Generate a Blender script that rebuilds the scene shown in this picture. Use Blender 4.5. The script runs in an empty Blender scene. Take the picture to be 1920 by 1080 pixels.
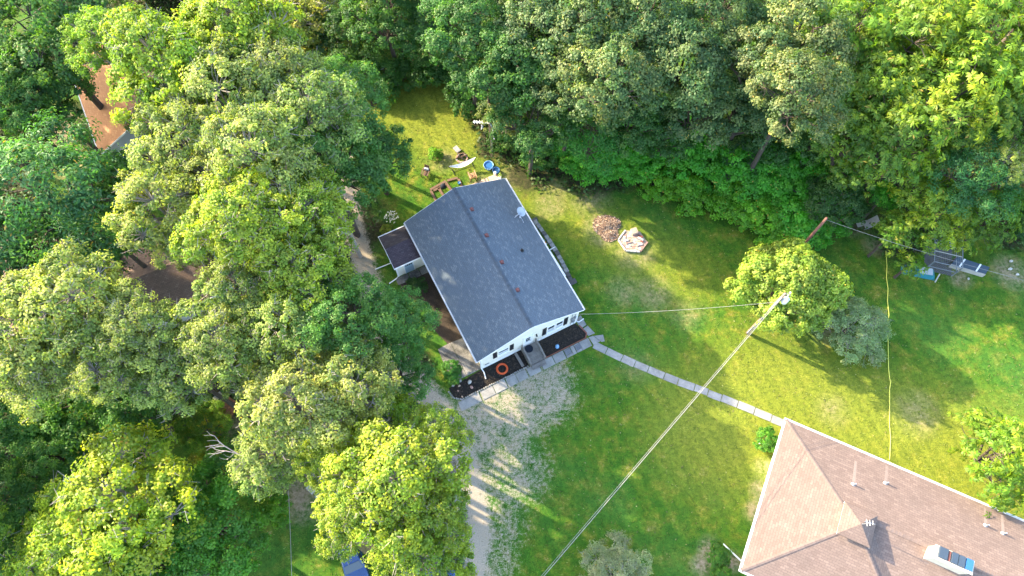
import bpy, bmesh, math, random
import numpy as np
from mathutils import Vector, Matrix
R = math.radians
sc = bpy.context.scene
col = sc.collection
random.seed(7)

# ---------------------------------------------------------------- camera, sky, sun, exposure
CAM_F, CAM_T, CAM_R, CAM_H = 1281.69, R(23.499), R(-1.252), 60.0
cam = bpy.data.cameras.new('camera'); cam_o = bpy.data.objects.new('camera', cam); col.objects.link(cam_o)
cam.sensor_width = 36; cam.lens = CAM_F / 1920 * 36; cam.clip_end = 3000; cam.clip_start = 1
cam_o.matrix_world = Matrix.Translation((0, 0, CAM_H)) @ Matrix.Rotation(CAM_T, 4, 'X') @ Matrix.Rotation(-CAM_R, 4, 'Z')
sc.camera = cam_o
SUN_EL, SUN_AZ = R(26), R(-26.5 + 180)          # direction towards the sun, angle from +X
w = bpy.data.worlds.new("World"); sc.world = w; w.use_nodes = True
nt = w.node_tree
sky = nt.nodes.new('ShaderNodeTexSky'); sky.sky_type = 'NISHITA'; sky.sun_disc = False
sky.sun_elevation = SUN_EL; sky.sun_rotation = R(90) - SUN_AZ
sky.air_density = 1.0; sky.dust_density = 2.0; sky.ozone_density = 1.2
bg = nt.nodes['Background']; bg.inputs[1].default_value = 0.15
nt.links.new(sky.outputs[0], bg.inputs[0])
sun = bpy.data.lights.new('sun', 'SUN'); sun_o = bpy.data.objects.new('sun', sun); col.objects.link(sun_o)
sun.energy = 2.5; sun.angle = R(0.6); sun.color = (1.0, 0.84, 0.58)
sd = Vector((math.cos(SUN_EL) * math.cos(SUN_AZ), math.cos(SUN_EL) * math.sin(SUN_AZ), math.sin(SUN_EL)))
sun_o.rotation_euler = sd.to_track_quat('Z', 'Y').to_euler()
vs = sc.view_settings
sc.display_settings.display_device = 'sRGB'
vs.view_transform = 'Standard'; vs.look = 'None'; vs.gamma = 1; vs.exposure = 2.98; vs.use_curve_mapping = False
sc.cycles.max_bounces = 6; sc.cycles.diffuse_bounces = 4; sc.cycles.transparent_max_bounces = 6
sc.cycles.transmission_bounces = 4; sc.cycles.glossy_bounces = 2
sc.cycles.use_denoising = True

# ---------------------------------------------------------------- helpers
def at(u, v, z=0.0):
    """world point at height z that shows at pixel (u, v) of the 1920x1080 photograph"""
    a, b = u - 960., 540. - v
    a, b = a * math.cos(CAM_R) + b * math.sin(CAM_R), -a * math.sin(CAM_R) + b * math.cos(CAM_R)
    fw = Vector((0, math.sin(CAM_T), -math.cos(CAM_T))); up = Vector((0, math.cos(CAM_T), math.sin(CAM_T)))
    d = fw + Vector((1, 0, 0)) * a / CAM_F + up * b / CAM_F
    return Vector((0, 0, CAM_H)) + d * ((z - CAM_H) / d.z)

MATS = {}
def _nodes(name):
    m = bpy.data.materials.new(name); m.use_nodes = True; MATS[name] = m
    n = m.node_tree.nodes; b = n['Principled BSDF']
    return m, m.node_tree, n, m.node_tree.links, b
def ramp(n, l, src, stops):
    r = n.new('ShaderNodeValToRGB'); l.new(src, r.inputs[0]); e = r.color_ramp.elements
    while len(e) < len(stops): e.new(0.5)
    for k, (p, c) in enumerate(stops): e[k].position = p; e[k].color = (*c, 1)
    return r.outputs[0]
def noise(n, l, scale, detail=4, rough=.6, vec=None):
    t = n.new('ShaderNodeTexNoise'); t.inputs['Scale'].default_value = scale
    t.inputs['Detail'].default_value = detail; t.inputs['Roughness'].default_value = rough
    if vec: l.new(vec, t.inputs['Vector'])
    return t.outputs[0]
def mixc(n, l, fac, a, b, mode='MIX'):
    x = n.new('ShaderNodeMix'); x.data_type = 'RGBA'; x.blend_type = mode
    for i, s in ((0, fac), (6, a), (7, b)):
        if isinstance(s, (int, float)): x.inputs[i].default_value = s
        elif isinstance(s, tuple): x.inputs[i].default_value = (*s, 1)
        else: l.new(s, x.inputs[i])
    return x.outputs[2]
def math_(n, l, op, a, b=None, clamp=False):
    x = n.new('ShaderNodeMath'); x.operation = op; x.use_clamp = clamp
    for i, s in ((0, a), (1, b)):
        if s is None: continue
        if isinstance(s, (int, float)): x.inputs[i].default_value = s
        else: l.new(s, x.inputs[i])
    return x.outputs[0]
def bump(n, l, b, h, strength=.4, dist=.02):
    x = n.new('ShaderNodeBump'); x.inputs['Strength'].default_value = strength; x.inputs['Distance'].default_value = dist
    l.new(h, x.inputs['Height']); l.new(x.outputs[0], b.inputs['Normal'])
def plain(name, c, rough=.6, metal=0, var=.25, scale=3., dark=None, bs=.3, fine=25., spec=.4):
    """painted, stone or wood surface: colour wandering between c and a dirtier tone"""
    m, t, n, l, b = _nodes(name)
    tc = n.new('ShaderNodeTexCoord').outputs['Object']
    oi = n.new('ShaderNodeObjectInfo')
    f1 = noise(n, l, scale, 5, .65, tc); f2 = noise(n, l, fine, 3, .6, tc)
    dk = dark or tuple(x * .55 for x in c)
    c1 = mixc(n, l, math_(n, l, 'MULTIPLY', ramp(n, l, f1, [(.35, (0, 0, 0)), (.75, (1, 1, 1))]), var * 2, True), c, dk)
    rnd = math_(n, l, 'MULTIPLY_ADD', oi.outputs['Random'], var * .6); rnd.node.inputs[2].default_value = 1 - var * .3
    c2 = mixc(n, l, 1.0, c1, ramp(n, l, f2, [(.3, (1 - var,) * 3), (.7, (1, 1, 1))]), 'MULTIPLY')
    v = n.new('ShaderNodeVectorMath'); v.operation = 'SCALE'; l.new(c2, v.inputs[0]); l.new(rnd, v.inputs[3])
    l.new(v.outputs[0], b.inputs['Base Color'])
    b.inputs['Roughness'].default_value = rough; b.inputs['Metallic'].default_value = metal
    b.inputs['Specular IOR Level'].default_value = spec
    bump(n, l, b, f2, bs, .02)
    return m
def shingle(name, base, light, dark, stain, tabw=.30, tabh=.145, fleck=.25, stainamt=.4):
    m, t, n, l, b = _nodes(name)
    uv = n.new('ShaderNodeUVMap').outputs[0]
    br = n.new('ShaderNodeTexBrick'); l.new(uv, br.inputs['Vector'])
    br.inputs['Scale'].default_value = 1; br.inputs['Brick Width'].default_value = tabw; br.inputs['Row Height'].default_value = tabh
    br.inputs['Mortar Size'].default_value = .012; br.inputs['Bias'].default_value = 0; br.offset = .5
    br.inputs['Color1'].default_value = (0, 0, 0, 1); br.inputs['Color2'].default_value = (1, 1, 1, 1); br.inputs['Mortar'].default_value = (0, 0, 0, 1)
    c = ramp(n, l, br.outputs['Color'], [(0, dark), (.45, base), (.72, base), (.93, light), (1, light)])
    f0 = noise(n, l, 26, 3, .7, uv)
    c = mixc(n, l, ramp(n, l, f0, [(.42, (0, 0, 0)), (.68, (1, 1, 1))]), c, light) if fleck > 0 else c
    if fleck > 0: c.node.inputs[0].links[0].from_node.color_ramp.elements[1].color = (fleck, fleck, fleck, 1)
    f1 = noise(n, l, .55, 5, .65, uv)
    c = mixc(n, l, math_(n, l, 'MULTIPLY', ramp(n, l, f1, [(.4, (0, 0, 0)), (.7, (1, 1, 1))]), stainamt), c, stain)
    c = mixc(n, l, 1., c, ramp(n, l, noise(n, l, 9, 4, .7, uv), [(.25, (.8, .8, .8)), (.75, (1.1, 1.1, 1.1))]), 'MULTIPLY')
    c = mixc(n, l, math_(n, l, 'MULTIPLY', br.outputs['Fac'], .45), c, tuple(x * .35 for x in base))
    l.new(c, b.inputs['Base Color']); b.inputs['Roughness'].default_value = .85; b.inputs['Specular IOR Level'].default_value = .3
    bump(n, l, b, math_(n, l, 'ADD', noise(n, l, 6, 3, .6, uv), math_(n, l, 'MULTIPLY', br.outputs['Fac'], -.12)), .25, .012)
    return m
def siding(name, c):
    m, t, n, l, b = _nodes(name)
    tc = n.new('ShaderNodeTexCoord').outputs['Object']
    sx = n.new('ShaderNodeSeparateXYZ'); l.new(tc, sx.inputs[0])
    saw = math_(n, l, 'FRACT', math_(n, l, 'MULTIPLY', sx.outputs[2], 1 / .13))
    f = noise(n, l, 2.2, 5, .6, tc)
    cc = mixc(n, l, ramp(n, l, f, [(.45, (0, 0, 0)), (.8, (.5, .5, .5))]), c, tuple(x * .78 for x in c))
    cc = mixc(n, l, ramp(n, l, saw, [(0, (.5,) * 3), (.12, (0, 0, 0)), (1, (0, 0, 0))]), cc, tuple(x * .6 for x in c))
    l.new(cc, b.inputs['Base Color']); b.inputs['Roughness'].default_value = .5
    bump(n, l, b, saw, .1, .004)
    return m
def leafmat(name, trans=.46, gloss=.018):
    m = bpy.data.materials.new(name); m.use_nodes = True; MATS[name] = m
    n = m.node_tree.nodes; l = m.node_tree.links
    n.remove(n['Principled BSDF'])
    a = n.new('ShaderNodeAttribute'); a.attribute_name = 'tone'
    oi = n.new('ShaderNodeObjectInfo')
    c = mixc(n, l, 1., a.outputs['Color'], oi.outputs['Color'], 'MULTIPLY')
    d = n.new('ShaderNodeBsdfDiffuse'); l.new(c, d.inputs[0])
    tr = n.new('ShaderNodeBsdfTranslucent')
    c2 = mixc(n, l, 1., c, (1.25, 1.35, .45), 'MULTIPLY'); l.new(c2, tr.inputs[0])
    g = n.new('ShaderNodeBsdfGlossy'); g.inputs['Roughness'].default_value = .55; g.inputs[0].default_value = (1, 1, 1, 1)
    m1 = n.new('ShaderNodeMixShader'); m1.inputs[0].default_value = trans; l.new(d.outputs[0], m1.inputs[1]); l.new(tr.outputs[0], m1.inputs[2])
    m2 = n.new('ShaderNodeMixShader'); m2.inputs[0].default_value = gloss; l.new(m1.outputs[0], m2.inputs[1]); l.new(g.outputs[0], m2.inputs[2])
    l.new(m2.outputs[0], n['Material Output'].inputs[0])
    return m

class MB:
    def __init__(s): s.v = []; s.f = []; s.uv = []
    def face(s, pts, uv=None):
        k = len(s.v); s.v += [tuple(p) for p in pts]; s.f.append(tuple(range(k, k + len(pts)))); s.uv.append(uv); return s
    def box(s, c, d, rz=0, M=None):
        x, y, z = (q / 2 for q in d); k = len(s.v)
        m = (Matrix.Translation(c) @ Matrix.Rotation(rz, 4, 'Z')) if M is None else M
        for a in (-x, x):
            for b in (-y, y):
                for e in (-z, z): s.v.append(tuple(m @ Vector((a, b, e))))
        for q in ((0, 1, 3, 2), (4, 6, 7, 5), (0, 4, 5, 1), (2, 3, 7, 6), (0, 2, 6, 4), (1, 5, 7, 3)):
            s.f.append(tuple(k + i for i in q)); s.uv.append(None)
        return s
    def bar(s, a, b, wd, ht, up=(0, 0, 1)):
        a, b = Vector(a), Vector(b); d = b - a
        q = d.to_track_quat('Y', 'Z')
        return s.box(None, (wd, d.length, ht), M=Matrix.Translation((a + b) / 2) @ q.to_matrix().to_4x4())
    def prism(s, poly, z0, z1, jit=0):
        k = len(s.v); n = len(poly)
        for z in (z0, z1):
            for p in poly: s.v.append((p[0], p[1], z))
        a = sum(poly[i][0] * poly[(i + 1) % n][1] - poly[(i + 1) % n][0] * poly[i][1] for i in range(n))
        o = list(range(n)) if a > 0 else list(range(n))[::-1]
        s.f.append(tuple(k + n + i for i in o)); s.f.append(tuple(k + i for i in o[::-1])); s.uv += [None, None]
        for j in range(n):
            i, i2 = o[j], o[(j + 1) % n]
            s.f.append((k + i, k + i2, k + n + i2, k + n + i)); s.uv.append(None)
        return s
    def tube(s, pts, r, n=6, cap=True):
        pts = [Vector(p) for p in pts]; rs = r if isinstance(r, (list, tuple)) else [r] * len(pts); k = len(s.v)
        ref = Vector((0, 0, 1))
        for i, p in enumerate(pts):
            d = (pts[min(i + 1, len(pts) - 1)] - pts[max(i - 1, 0)]).normalized()
            x = d.cross(ref if abs(d.z) < .95 else Vector((1, 0, 0))).normalized(); y = d.cross(x)
            for j in range(n):
                a = 2 * math.pi * j / n; s.v.append(tuple(p + (x * math.cos(a) + y * math.sin(a)) * rs[i]))
        for i in range(len(pts) - 1):
            for j in range(n):
                j2 = (j + 1) % n
                s.f.append((k + i * n + j, k + i * n + j2, k + (i + 1) * n + j2, k + (i + 1) * n + j)); s.uv.append(None)
        if cap:
            s.f.append(tuple(k + j for j in range(n))[::-1]); s.f.append(tuple(k + (len(pts) - 1) * n + j for j in range(n))); s.uv += [None, None]
        return s
    def lathe(s, prof, c=(0, 0, 0), n=20):
        k = len(s.v); m = len(prof)
        for j in range(n):
            a = 2 * math.pi * j / n
            for r, z in prof: s.v.append((c[0] + r * math.cos(a), c[1] + r * math.sin(a), c[2] + z))
        for j in range(n):
            j2 = (j + 1) % n
            for i in range(m - 1):
                s.f.append((k + j * m + i, k + j2 * m + i, k + j2 * m + i + 1, k + j * m + i + 1)); s.uv.append(None)
        return s
    def rock(s, c, d, seed=0, n=9):
        rg = random.Random(seed); bm = bmesh.new(); bmesh.ops.create_icosphere(bm, subdivisions=1, radius=.5)
        k = len(s.v); a = rg.random() * 6
        for v in bm.verts:
            q = v.co * (1 + rg.uniform(-.22, .22)); x, y = q.x * d[0], q.y * d[1]
            s.v.append((c[0] + x * math.cos(a) - y * math.sin(a), c[1] + x * math.sin(a) + y * math.cos(a), max(c[2] + q.z * d[2], 0.002 if c[2] < 3 else -9)))
        for f in bm.faces: s.f.append(tuple(k + v.index for v in f.verts)); s.uv.append(None)
        bm.free(); return s
    def build(s, name, mat, parent=None, smooth=False, bev=0):
        me = bpy.data.meshes.new(name); me.from_pydata(s.v, [], s.f); me.update()
        if any(u is not None for u in s.uv):
            ul = me.uv_layers.new(name='UVMap'); i = 0
            for f, u in zip(s.f, s.uv):
                for j in range(len(f)):
                    if u is not None: ul.data[i].uv = u[j]
                    i += 1
        if bev:
            bm = bmesh.new(); bm.from_mesh(me); bmesh.ops.remove_doubles(bm, verts=bm.verts, dist=1e-5)
            bmesh.ops.bevel(bm, geom=bm.edges[:], offset=bev, segments=1, affect='EDGES', clamp_overlap=True); bm.to_mesh(me); bm.free()
        me.materials.append(MATS[mat] if isinstance(mat, str) else mat)
        if smooth: me.polygons.foreach_set('use_smooth', [True] * len(me.polygons))
        o = bpy.data.objects.new(name, me); col.objects.link(o)
        if parent: o.parent = parent
        return o
def tag(o, label=None, cat=None, group=None, kind=None):
    if label: o['label'] = label
    if cat: o['category'] = cat
    if group: o['group'] = group
    if kind: o['kind'] = kind
    return o
def thing(name, label, cat, loc=(0, 0, 0), rz=0, group=None, kind=None):
    o = bpy.data.objects.new(name, None); o.empty_display_size = .2; col.objects.link(o)
    o.location = loc; o.rotation_euler = (0, 0, rz); return tag(o, label, cat, group, kind)
def copy_tree(o, parent=None):
    c = o.copy(); col.objects.link(c)
    if parent: c.parent = parent
    for ch in list(o.children): copy_tree(ch, c)
    return c

# ---------------------------------------------------------------- materials
shingle('slate_shingle', (.098, .128, .16), (.155, .18, .20), (.082, .108, .135), (.088, .115, .142), fleck=.25)
shingle('brown_shingle', (.175, .124, .10), (.20, .144, .117), (.148, .103, .083), (.12, .088, .073), tabw=.42, tabh=.2, fleck=.1, stainamt=.5)
shingle('purple_shingle', (.072, .052, .062), (.09, .07, .08), (.045, .035, .042), (.05, .04, .05), fleck=.1)
shingle('dark_shingle', (.038, .034, .042), (.055, .05, .058), (.025, .022, .028), (.03, .028, .034), fleck=.1)
shingle('orange_shingle', (.42, .20, .085), (.50, .26, .115), (.36, .165, .07), (.26, .12, .055), fleck=.15, stainamt=.5)
shingle('old_brown_shingle', (.18, .118, .09), (.22, .15, .118), (.14, .092, .072), (.10, .068, .05), fleck=.15, stainamt=.6)
siding('cream_siding', (.72, .69, .60)); siding('white_siding', (.78, .78, .76)); siding('grey_siding', (.35, .38, .42))
plain('white_paint', (.8, .8, .8), .4, var=.08); plain('gutter_white', (.78, .78, .77), .35, var=.12)
plain('black_paint', (.012, .013, .015), .4, var=.1); plain('shutter_paint', (.02, .022, .026), .5, var=.1)
plain('glass', (.035, .045, .05), .06, var=.05, spec=.8); plain('pale_blind', (.45, .47, .48), .6, var=.1)
plain('blue_door', (.30, .42, .52), .4, var=.08)
plain('galvanised', (.42, .44, .46), .4, .6, .2); plain('grey_metal', (.30, .32, .34), .45, .4, .2)
plain('dish_grey', (.42, .46, .52), .4, 0, .08)
plain('vent_red', (.17, .06, .055), .6, var=.15, scale=6)
plain('concrete', (.34, .325, .30), .9, var=.35, scale=1.6, dark=(.14, .135, .12), fine=18)
plain('old_concrete', (.30, .28, .25), .9, var=.6, scale=.9, dark=(.075, .072, .066), fine=14)
plain('stone_grey', (.33, .32, .30), .9, var=.4, scale=4); plain('stone_pale', (.55, .52, .46), .85, var=.3, scale=4)
plain('dark_stone', (.13, .125, .12), .9, var=.4, scale=3)
plain('brick_red', (.30, .105, .075), .9, var=.35, scale=6); plain('brick_pink', (.46, .27, .21), .9, var=.3, scale=6)
plain('brick_tan', (.52, .38, .28), .9, var=.3, scale=5)
plain('soil', (.035, .027, .02), .95, var=.6, scale=3.5, dark=(.012, .009, .007), bs=.9, fine=22)
plain('brown_soil', (.085, .06, .04), .95, var=.6, scale=1.8, dark=(.035, .026, .018), bs=.8, fine=14)
plain('grey_wood', (.24, .215, .19), .8, var=.35, scale=2.5); plain('brown_wood', (.17, .10, .06), .8, var=.35, scale=3)
plain('tan_wood', (.42, .25, .13), .7, var=.3, scale=4); plain('pole_wood', (.30, .22, .16), .85, var=.4, scale=2, dark=(.14, .09, .065))
plain('pole_top_wood', (.21, .10, .07), .85, var=.4, scale=2)
plain('pale_plank', (.55, .5, .42), .8, var=.3, scale=3)
plain('orange_hose', (.75, .12, .03), .5, var=.1); plain('yellow_cord', (.72, .68, .10), .5, var=.1)
plain('blue_plastic', (.03, .12, .30), .35, var=.1); plain('dark_blue_plastic', (.012, .055, .14), .35, var=.1)
plain('pale_blue', (.22, .42, .68), .3, var=.1); plain('teal_tarp', (.02, .22, .26), .5, var=.2, scale=5, bs=.8)
plain('navy_panel', (.03, .055, .08), .4, var=.25, scale=2); plain('canvas', (.42, .38, .33), .9, var=.2)
plain('mat_black', (.01, .016, .03), .9, var=.3, fine=60)
plain('chips', (.48, .32, .21), .95, var=.55, scale=6, dark=(.14, .08, .05)); plain('char', (.02, .018, .017), .9, var=.4)
plain('bark', (.11, .085, .065), .95, var=.5, scale=4, bs=1.0, fine=14); plain('pale_twig', (.34, .30, .26), .85, var=.3, scale=5)
plain('chimney_cream', (.62, .55, .44), .7, var=.15, scale=1); plain('cap_blue', (.04, .06, .085), .5, var=.15)
plain('car_green', (.015, .03, .03), .25, .2, .08, spec=.7); plain('car_blue', (.02, .06, .16), .25, .2, .08, spec=.7)
plain('tyre', (.015, .015, .015), .85, var=.1); plain('red_pot', (.5, .1, .05), .6, var=.1)
plain('wire_grey', (.22, .23, .24), .5, .3, .1); plain('cable_pale', (.30, .28, .25), .6, 0, .1)
plain('lime_leaf', (.22, .32, .03), .6, var=.3); plain('petal', (.75, .72, .62), .6, var=.15)
plain('rust', (.28, .12, .06), .85, var=.4, scale=4)
leafmat('leaf')
leafmat('grass_blade', .25, .01)

# ---------------------------------------------------------------- tree table (used for the forest floor too)
# kind, u, v, radius in photo pixels, top height, colour, label
T = [
 ('broad', 60, 50, 125, 15, (.75, .85, .8), 'dark green broadleaf tree in the upper left corner of the wood'),
 ('broad', 75, 170, 85, 12, (.7, .85, .85), 'mid green tree left of the orange roofed house'),
 ('broad', 10, 185, 70, 13, (.75, .9, .7), 'dark tree at the left edge above the teal pine'),
 ('maple', 305, 100, 120, 17, (1, 1.05, .9), 'large bright yellow green tree directly above the orange roof'),
 ('maple', 195, 70, 75, 15, (.8, .95, .85), 'green tree wedged between the dark corner tree and the large bright tree'),
 ('maple', 430, 45, 115, 17, (1, 1, .8), 'bright green tree at the top edge right of the large bright tree'),
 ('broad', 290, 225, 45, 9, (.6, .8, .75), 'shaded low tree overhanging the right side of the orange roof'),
 ('oak', 575, 50, 95, 6.5, (1.05, .95, .6), 'olive yellow tree at the top edge left of the forest clearing'),
 ('broad', 655, 60, 70, 6.5, (.5, .62, .5), 'dark tree at the top edge beside the grass clearing'),
 ('pine', 75, 365, 150, 15, (1, 1, 1), 'large teal green pine at the left edge with soft rounded boughs'),
 ('pine', 190, 430, 90, 11, (.8, .9, .9), 'darker pine on the right flank of the large teal pine'),
 ('pine', 20, 455, 85, 10, (.7, .85, .8), 'low dark pine under the large teal pine at the left edge'),
 ('oak', 420, 170, 110, 17, (.98, 1, .9), 'pale oak with bare grey twigs below the bright top edge tree'),
 ('oak', 510, 130, 90, 16, (1, 1, .9), 'pale oak with twiggy pointed crown reaching into the clearing corner'),
 ('oak', 345, 260, 95, 16, (.95, 1, .9), 'pale twiggy oak just right of the orange roofed house'),
 ('oak', 470, 280, 105, 18, (.95, 1, .9), 'tall pale oak in the middle of the twiggy oak grove'),
 ('oak', 570, 210, 100, 16, (.85, 1, .9), 'grey green oak on the grove edge facing the clearing'),
 ('broad', 640, 170, 74, 14, (.95, 1.1, 1), 'green oak leaning over the left side of the forest clearing'),
 ('broad', 610, 300, 105, 16, (.8, .95, .85), 'green oak above the upper end of the dirt track'),
 ('broad', 702, 285, 70, 9.5, (.75, .95, .9), 'dark green oak bough spreading towards the backyard'),
 ('oak', 300, 375, 100, 16, (1, 1, .85), 'pale oak between the teal pine and the grove'),
 ('broad', 215, 330, 42, 11, (.8, 1, .9), 'small shaded oak directly below the orange roofed house porch'),
 ('maple', 445, 415, 105, 18, (1.05, 1, .9), 'bright fine leaved tree left of the dirt track'),
 ('maple', 560, 395, 95, 16, (1, 1, .85), 'bright tree overhanging the dirt track level with the grey house rear'),
 ('maple', 560, 495, 95, 16, (.95, .95, .8), 'bright tree beside the dirt track level with the annex'),
 ('oak', 450, 530, 75, 15, (.85, .95, .75), 'olive oak touching the right end of the brown roof'),
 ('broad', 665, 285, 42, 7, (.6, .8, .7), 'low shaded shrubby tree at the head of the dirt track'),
 ('broad', 650, 590, 80, 15, (.85, 1, .8), 'green tree whose boughs cover the middle of the dirt track'),
 ('broad', 740, 600, 70, 12, (.9, 1.1, .95), 'green tree reaching over the bare soil left of the grey house'),
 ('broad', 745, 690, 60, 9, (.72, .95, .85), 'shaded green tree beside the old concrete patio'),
 ('oak', 540, 600, 85, 15, (.9, 1, .8), 'oak above the parked dark green car'),
 ('oak', 402, 632, 84, 15, (.9, .95, .75), 'oak just below the brown roof with white eaves'),
 ('oak', 130, 570, 112, 16, (1, 1.02, .85), 'broad pale oak left of the brown roof'),
 ('oak', 40, 600, 105, 15, (1, 1.02, .9), 'pale oak at the left edge below the teal pine'),
 ('oak', 238, 612, 82, 15, (.97, 1, .85), 'pale oak in front of the brown roof lower edge'),
 ('oak', 330, 690, 85, 13, (.85, .95, .85), 'twiggy oak above the lawn pocket with yellow flowers'),
 ('broad', 120, 730, 110, 13, (.9, 1, .75), 'green oak over the hidden lower left cottage'),
 ('broad', 240, 765, 75, 12, (.75, .95, .8), 'mid green tree above the large bright lower left tree'),
 ('broad', 30, 790, 85, 12, (.65, .85, .75), 'shaded tree at the left edge below the hidden cottage'),
 ('broad', 90, 860, 70, 11, (.75, .9, .75), 'olive green tree at the left shoulder of the large lower left tree'),
 ('broad', 10, 940, 80, 11, (.6, .75, .5), 'dark tree at the left edge beside the large lower left tree'),
 ('broad', 30, 1050, 95, 10, (.55, .7, .4), 'dark tree in the bottom left corner'),
 ('maple', 222, 942, 134, 15, (1.08, 1.02, .85), 'largest bright tree of the lower left with yellow green leaf tips'),
 ('maple', 130, 1010, 100, 13, (.95, .95, .75), 'bright tree at the bottom edge below the largest lower left tree'),
 ('broad', 370, 990, 105, 11, (.72, 1, .45), 'rich green shaded tree right of the largest lower left tree'),
 ('broad', 300, 1070, 95, 11, (.7, .95, .5), 'green tree at the bottom edge below the rich green tree'),
 ('oak', 560, 745, 100, 15, (1.1, 1.05, .95), 'pale twiggy oak in front of the rust brown shelter'),
 ('oak', 655, 720, 85, 14, (1.12, 1.06, .95), 'pale oak with bare grey top branches beside the gravel drive'),
 ('maple', 700, 815, 95, 11, (.95, 1, .55), 'vivid green low tree left of the gravel drive'),
 ('oak', 500, 850, 70, 12, (.95, 1.05, .95), 'twiggy oak leaning over the small sunlit clearing with stumps'),
 ('broad', 430, 880, 50, 8, (.75, 1, .9), 'small blue green tree between the rich green tree and the stumps'),
 ('maple', 810, 820, 62, 12, (1, 1, .8), 'small bright tree crown reaching onto the gravel drive'),
 ('maple', 740, 900, 120, 15, (1.1, 1.03, .85), 'large bright yellow green tree left of the lower gravel drive'),
 ('maple', 660, 960, 75, 14, (1.08, 1.03, .85), 'bright tree over the striped shadow lawn'),
 ('maple', 820, 960, 70, 13, (1, 1, .8), 'bright twiggy tree right at the edge of the lower gravel drive'),
 ('maple', 790, 1050, 90, 12, (1, 1, .75), 'bright tree at the bottom edge over the blue car'),
 ('broad', 380, 800, 45, 6, (1, .95, .4), 'low yellowish bush beside the lawn pocket'),
 ('broad', 720, 20, 75, 11, (.62, .78, .68), 'dark tree at the top edge behind the clearing'),
 ('broad', 800, 50, 65, 10, (.6, .82, .75), 'dark blue green oak at the back of the clearing'),
 ('broad', 880, 40, 85, 16, (.6, .78, .68), 'dark oak at the top edge right of the clearing back'),
 ('broad', 915, 125, 66, 14, (.55, .75, .7), 'dark oak bounding the clearing on its right'),
 ('broad', 965, 120, 85, 15, (.6, .78, .7), 'dark blue green oak behind the antenna mast group'),
 ('forest', 950, 205, 52, 8, (1, .95, .75), 'low olive oak directly behind the tall antenna mast'),
 ('broad', 1000, 215, 75, 12, (.55, .74, .66), 'dark tree right of the antenna mast'),
 ('forest', 1000, 30, 90, 17, (.85, .9, .8), 'grey green oak at the top edge above the antenna mast'),
 ('forest', 1090, 50, 100, 18, (.9, .95, .8), 'tall oak at the top edge with pale upper boughs'),
 ('forest', 1150, 130, 95, 18, (1.05, 1, .85), 'oak with pale yellow tips standing out in the forest'),
 ('forest', 1075, 150, 70, 15, (.95, .95, .85), 'oak with pale hanging boughs left of the yellow tipped oak'),
 ('forest', 1215, 40, 95, 18, (.85, .95, .8), 'oak at the top edge in the middle of the forest'),
 ('pine', 1110, 250, 65, 10, (.8, 1.25, .5), 'vivid green feathery tree at the forest edge above the open lawn'),
 ('broad', 1180, 215, 70, 12, (.5, .68, .62), 'dark tree between the feathery tree and the central forest oak'),
 ('forest', 1290, 110, 95, 17, (.85, .95, .85), 'round grey green oak in the central forest'),
 ('forest', 1315, 190, 88, 13, (.9, .98, .9), 'grey green oak overhanging the hedge in the middle'),
 ('broad', 1240, 245, 60, 9, (.5, .7, .62), 'dark low tree tucked behind the left half of the hedge'),
 ('forest', 1360, 30, 90, 17, (.75, .88, .7), 'dark oak at the top edge right of the central oak'),
 ('forest', 1425, 110, 85, 17, (.95, .9, .85), 'oak with beige sunlit tips in the forest'),
 ('forest', 1510, 60, 100, 18, (1.1, .98, .85), 'tall oak with many beige tips at the top edge'),
 ('forest', 1500, 160, 90, 19, (1.1, .98, .85), 'beige tipped oak left of the walnut grove'),
 ('forest', 1400, 205, 78, 12, (.7, .85, .75), 'dark oak above the centre of the hedge'),
 ('broad', 1485, 240, 75, 9, (.5, .7, .6), 'dark blue green tree behind the right half of the hedge'),
 ('broad', 1395, 280, 50, 6, (.45, .66, .6), 'dark low tree pressing on the hedge from behind'),
 ('walnut', 1610, 50, 110, 17, (.8, .88, .8), 'walnut tree at the top edge next to the beige tipped oak'),
 ('walnut', 1730, 60, 110, 18, (.95, .95, .9), 'walnut tree at the top edge with yellow leaf sprays'),
 ('walnut', 1860, 60, 120, 18, (.95, .97, .9), 'walnut tree in the upper right corner'),
 ('walnut', 1640, 170, 95, 15, (.75, .85, .7), 'shaded walnut tree left of the brightest walnut'),
 ('walnut', 1800, 170, 115, 17, (1.12, 1.08, 1), 'brightest walnut tree with sunlit yellow green top'),
 ('walnut', 1700, 260, 95, 14, (.72, .85, .7), 'walnut tree below the brightest walnut on its left'),
 ('walnut', 1900, 190, 85, 14, (.75, .88, .7), 'walnut tree at the right edge beside the brightest walnut'),
 ('walnut', 1600, 270, 80, 12, (.6, .75, .55), 'dark walnut tree behind the beige folding chair'),
 ('pine', 1830, 320, 80, 12, (.75, .95, .85), 'blue green tree between the two bright walnuts'),
 ('oak', 1880, 305, 45, 12, (1.1, 1.1, .8), 'small pale yellow tipped tree at the right edge of the forest'),
 ('walnut', 1755, 385, 80, 9, (1.15, 1.1, .9), 'low walnut with bright yellow leaf sprays over the chicken run'),
 ('walnut', 1685, 428, 38, 7, (.62, .82, .6), 'low dark walnut above the top of the yellow cord'),
 ('walnut', 1870, 405, 58, 7, (.6, .78, .6), 'low dark walnut behind the blue roofed cold frame'),
 ('broad', 1570, 370, 60, 7, (.42, .58, .52), 'dark low tree behind the beige folding chair and second pole'),
 ('walnut', 1710, 494, 25, 4, (.75, .95, .6), 'small walnut sapling drooping over the teal tarp'),
 ('pine', 1945, 400, 60, 6, (.55, .75, .6), 'dark tree at the right edge behind the rubble'),
 ('lone', 1488, 522, 86, 9, (1.5, 1.35, 1.1), 'round pale green maple standing alone behind the utility pole'),
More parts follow.
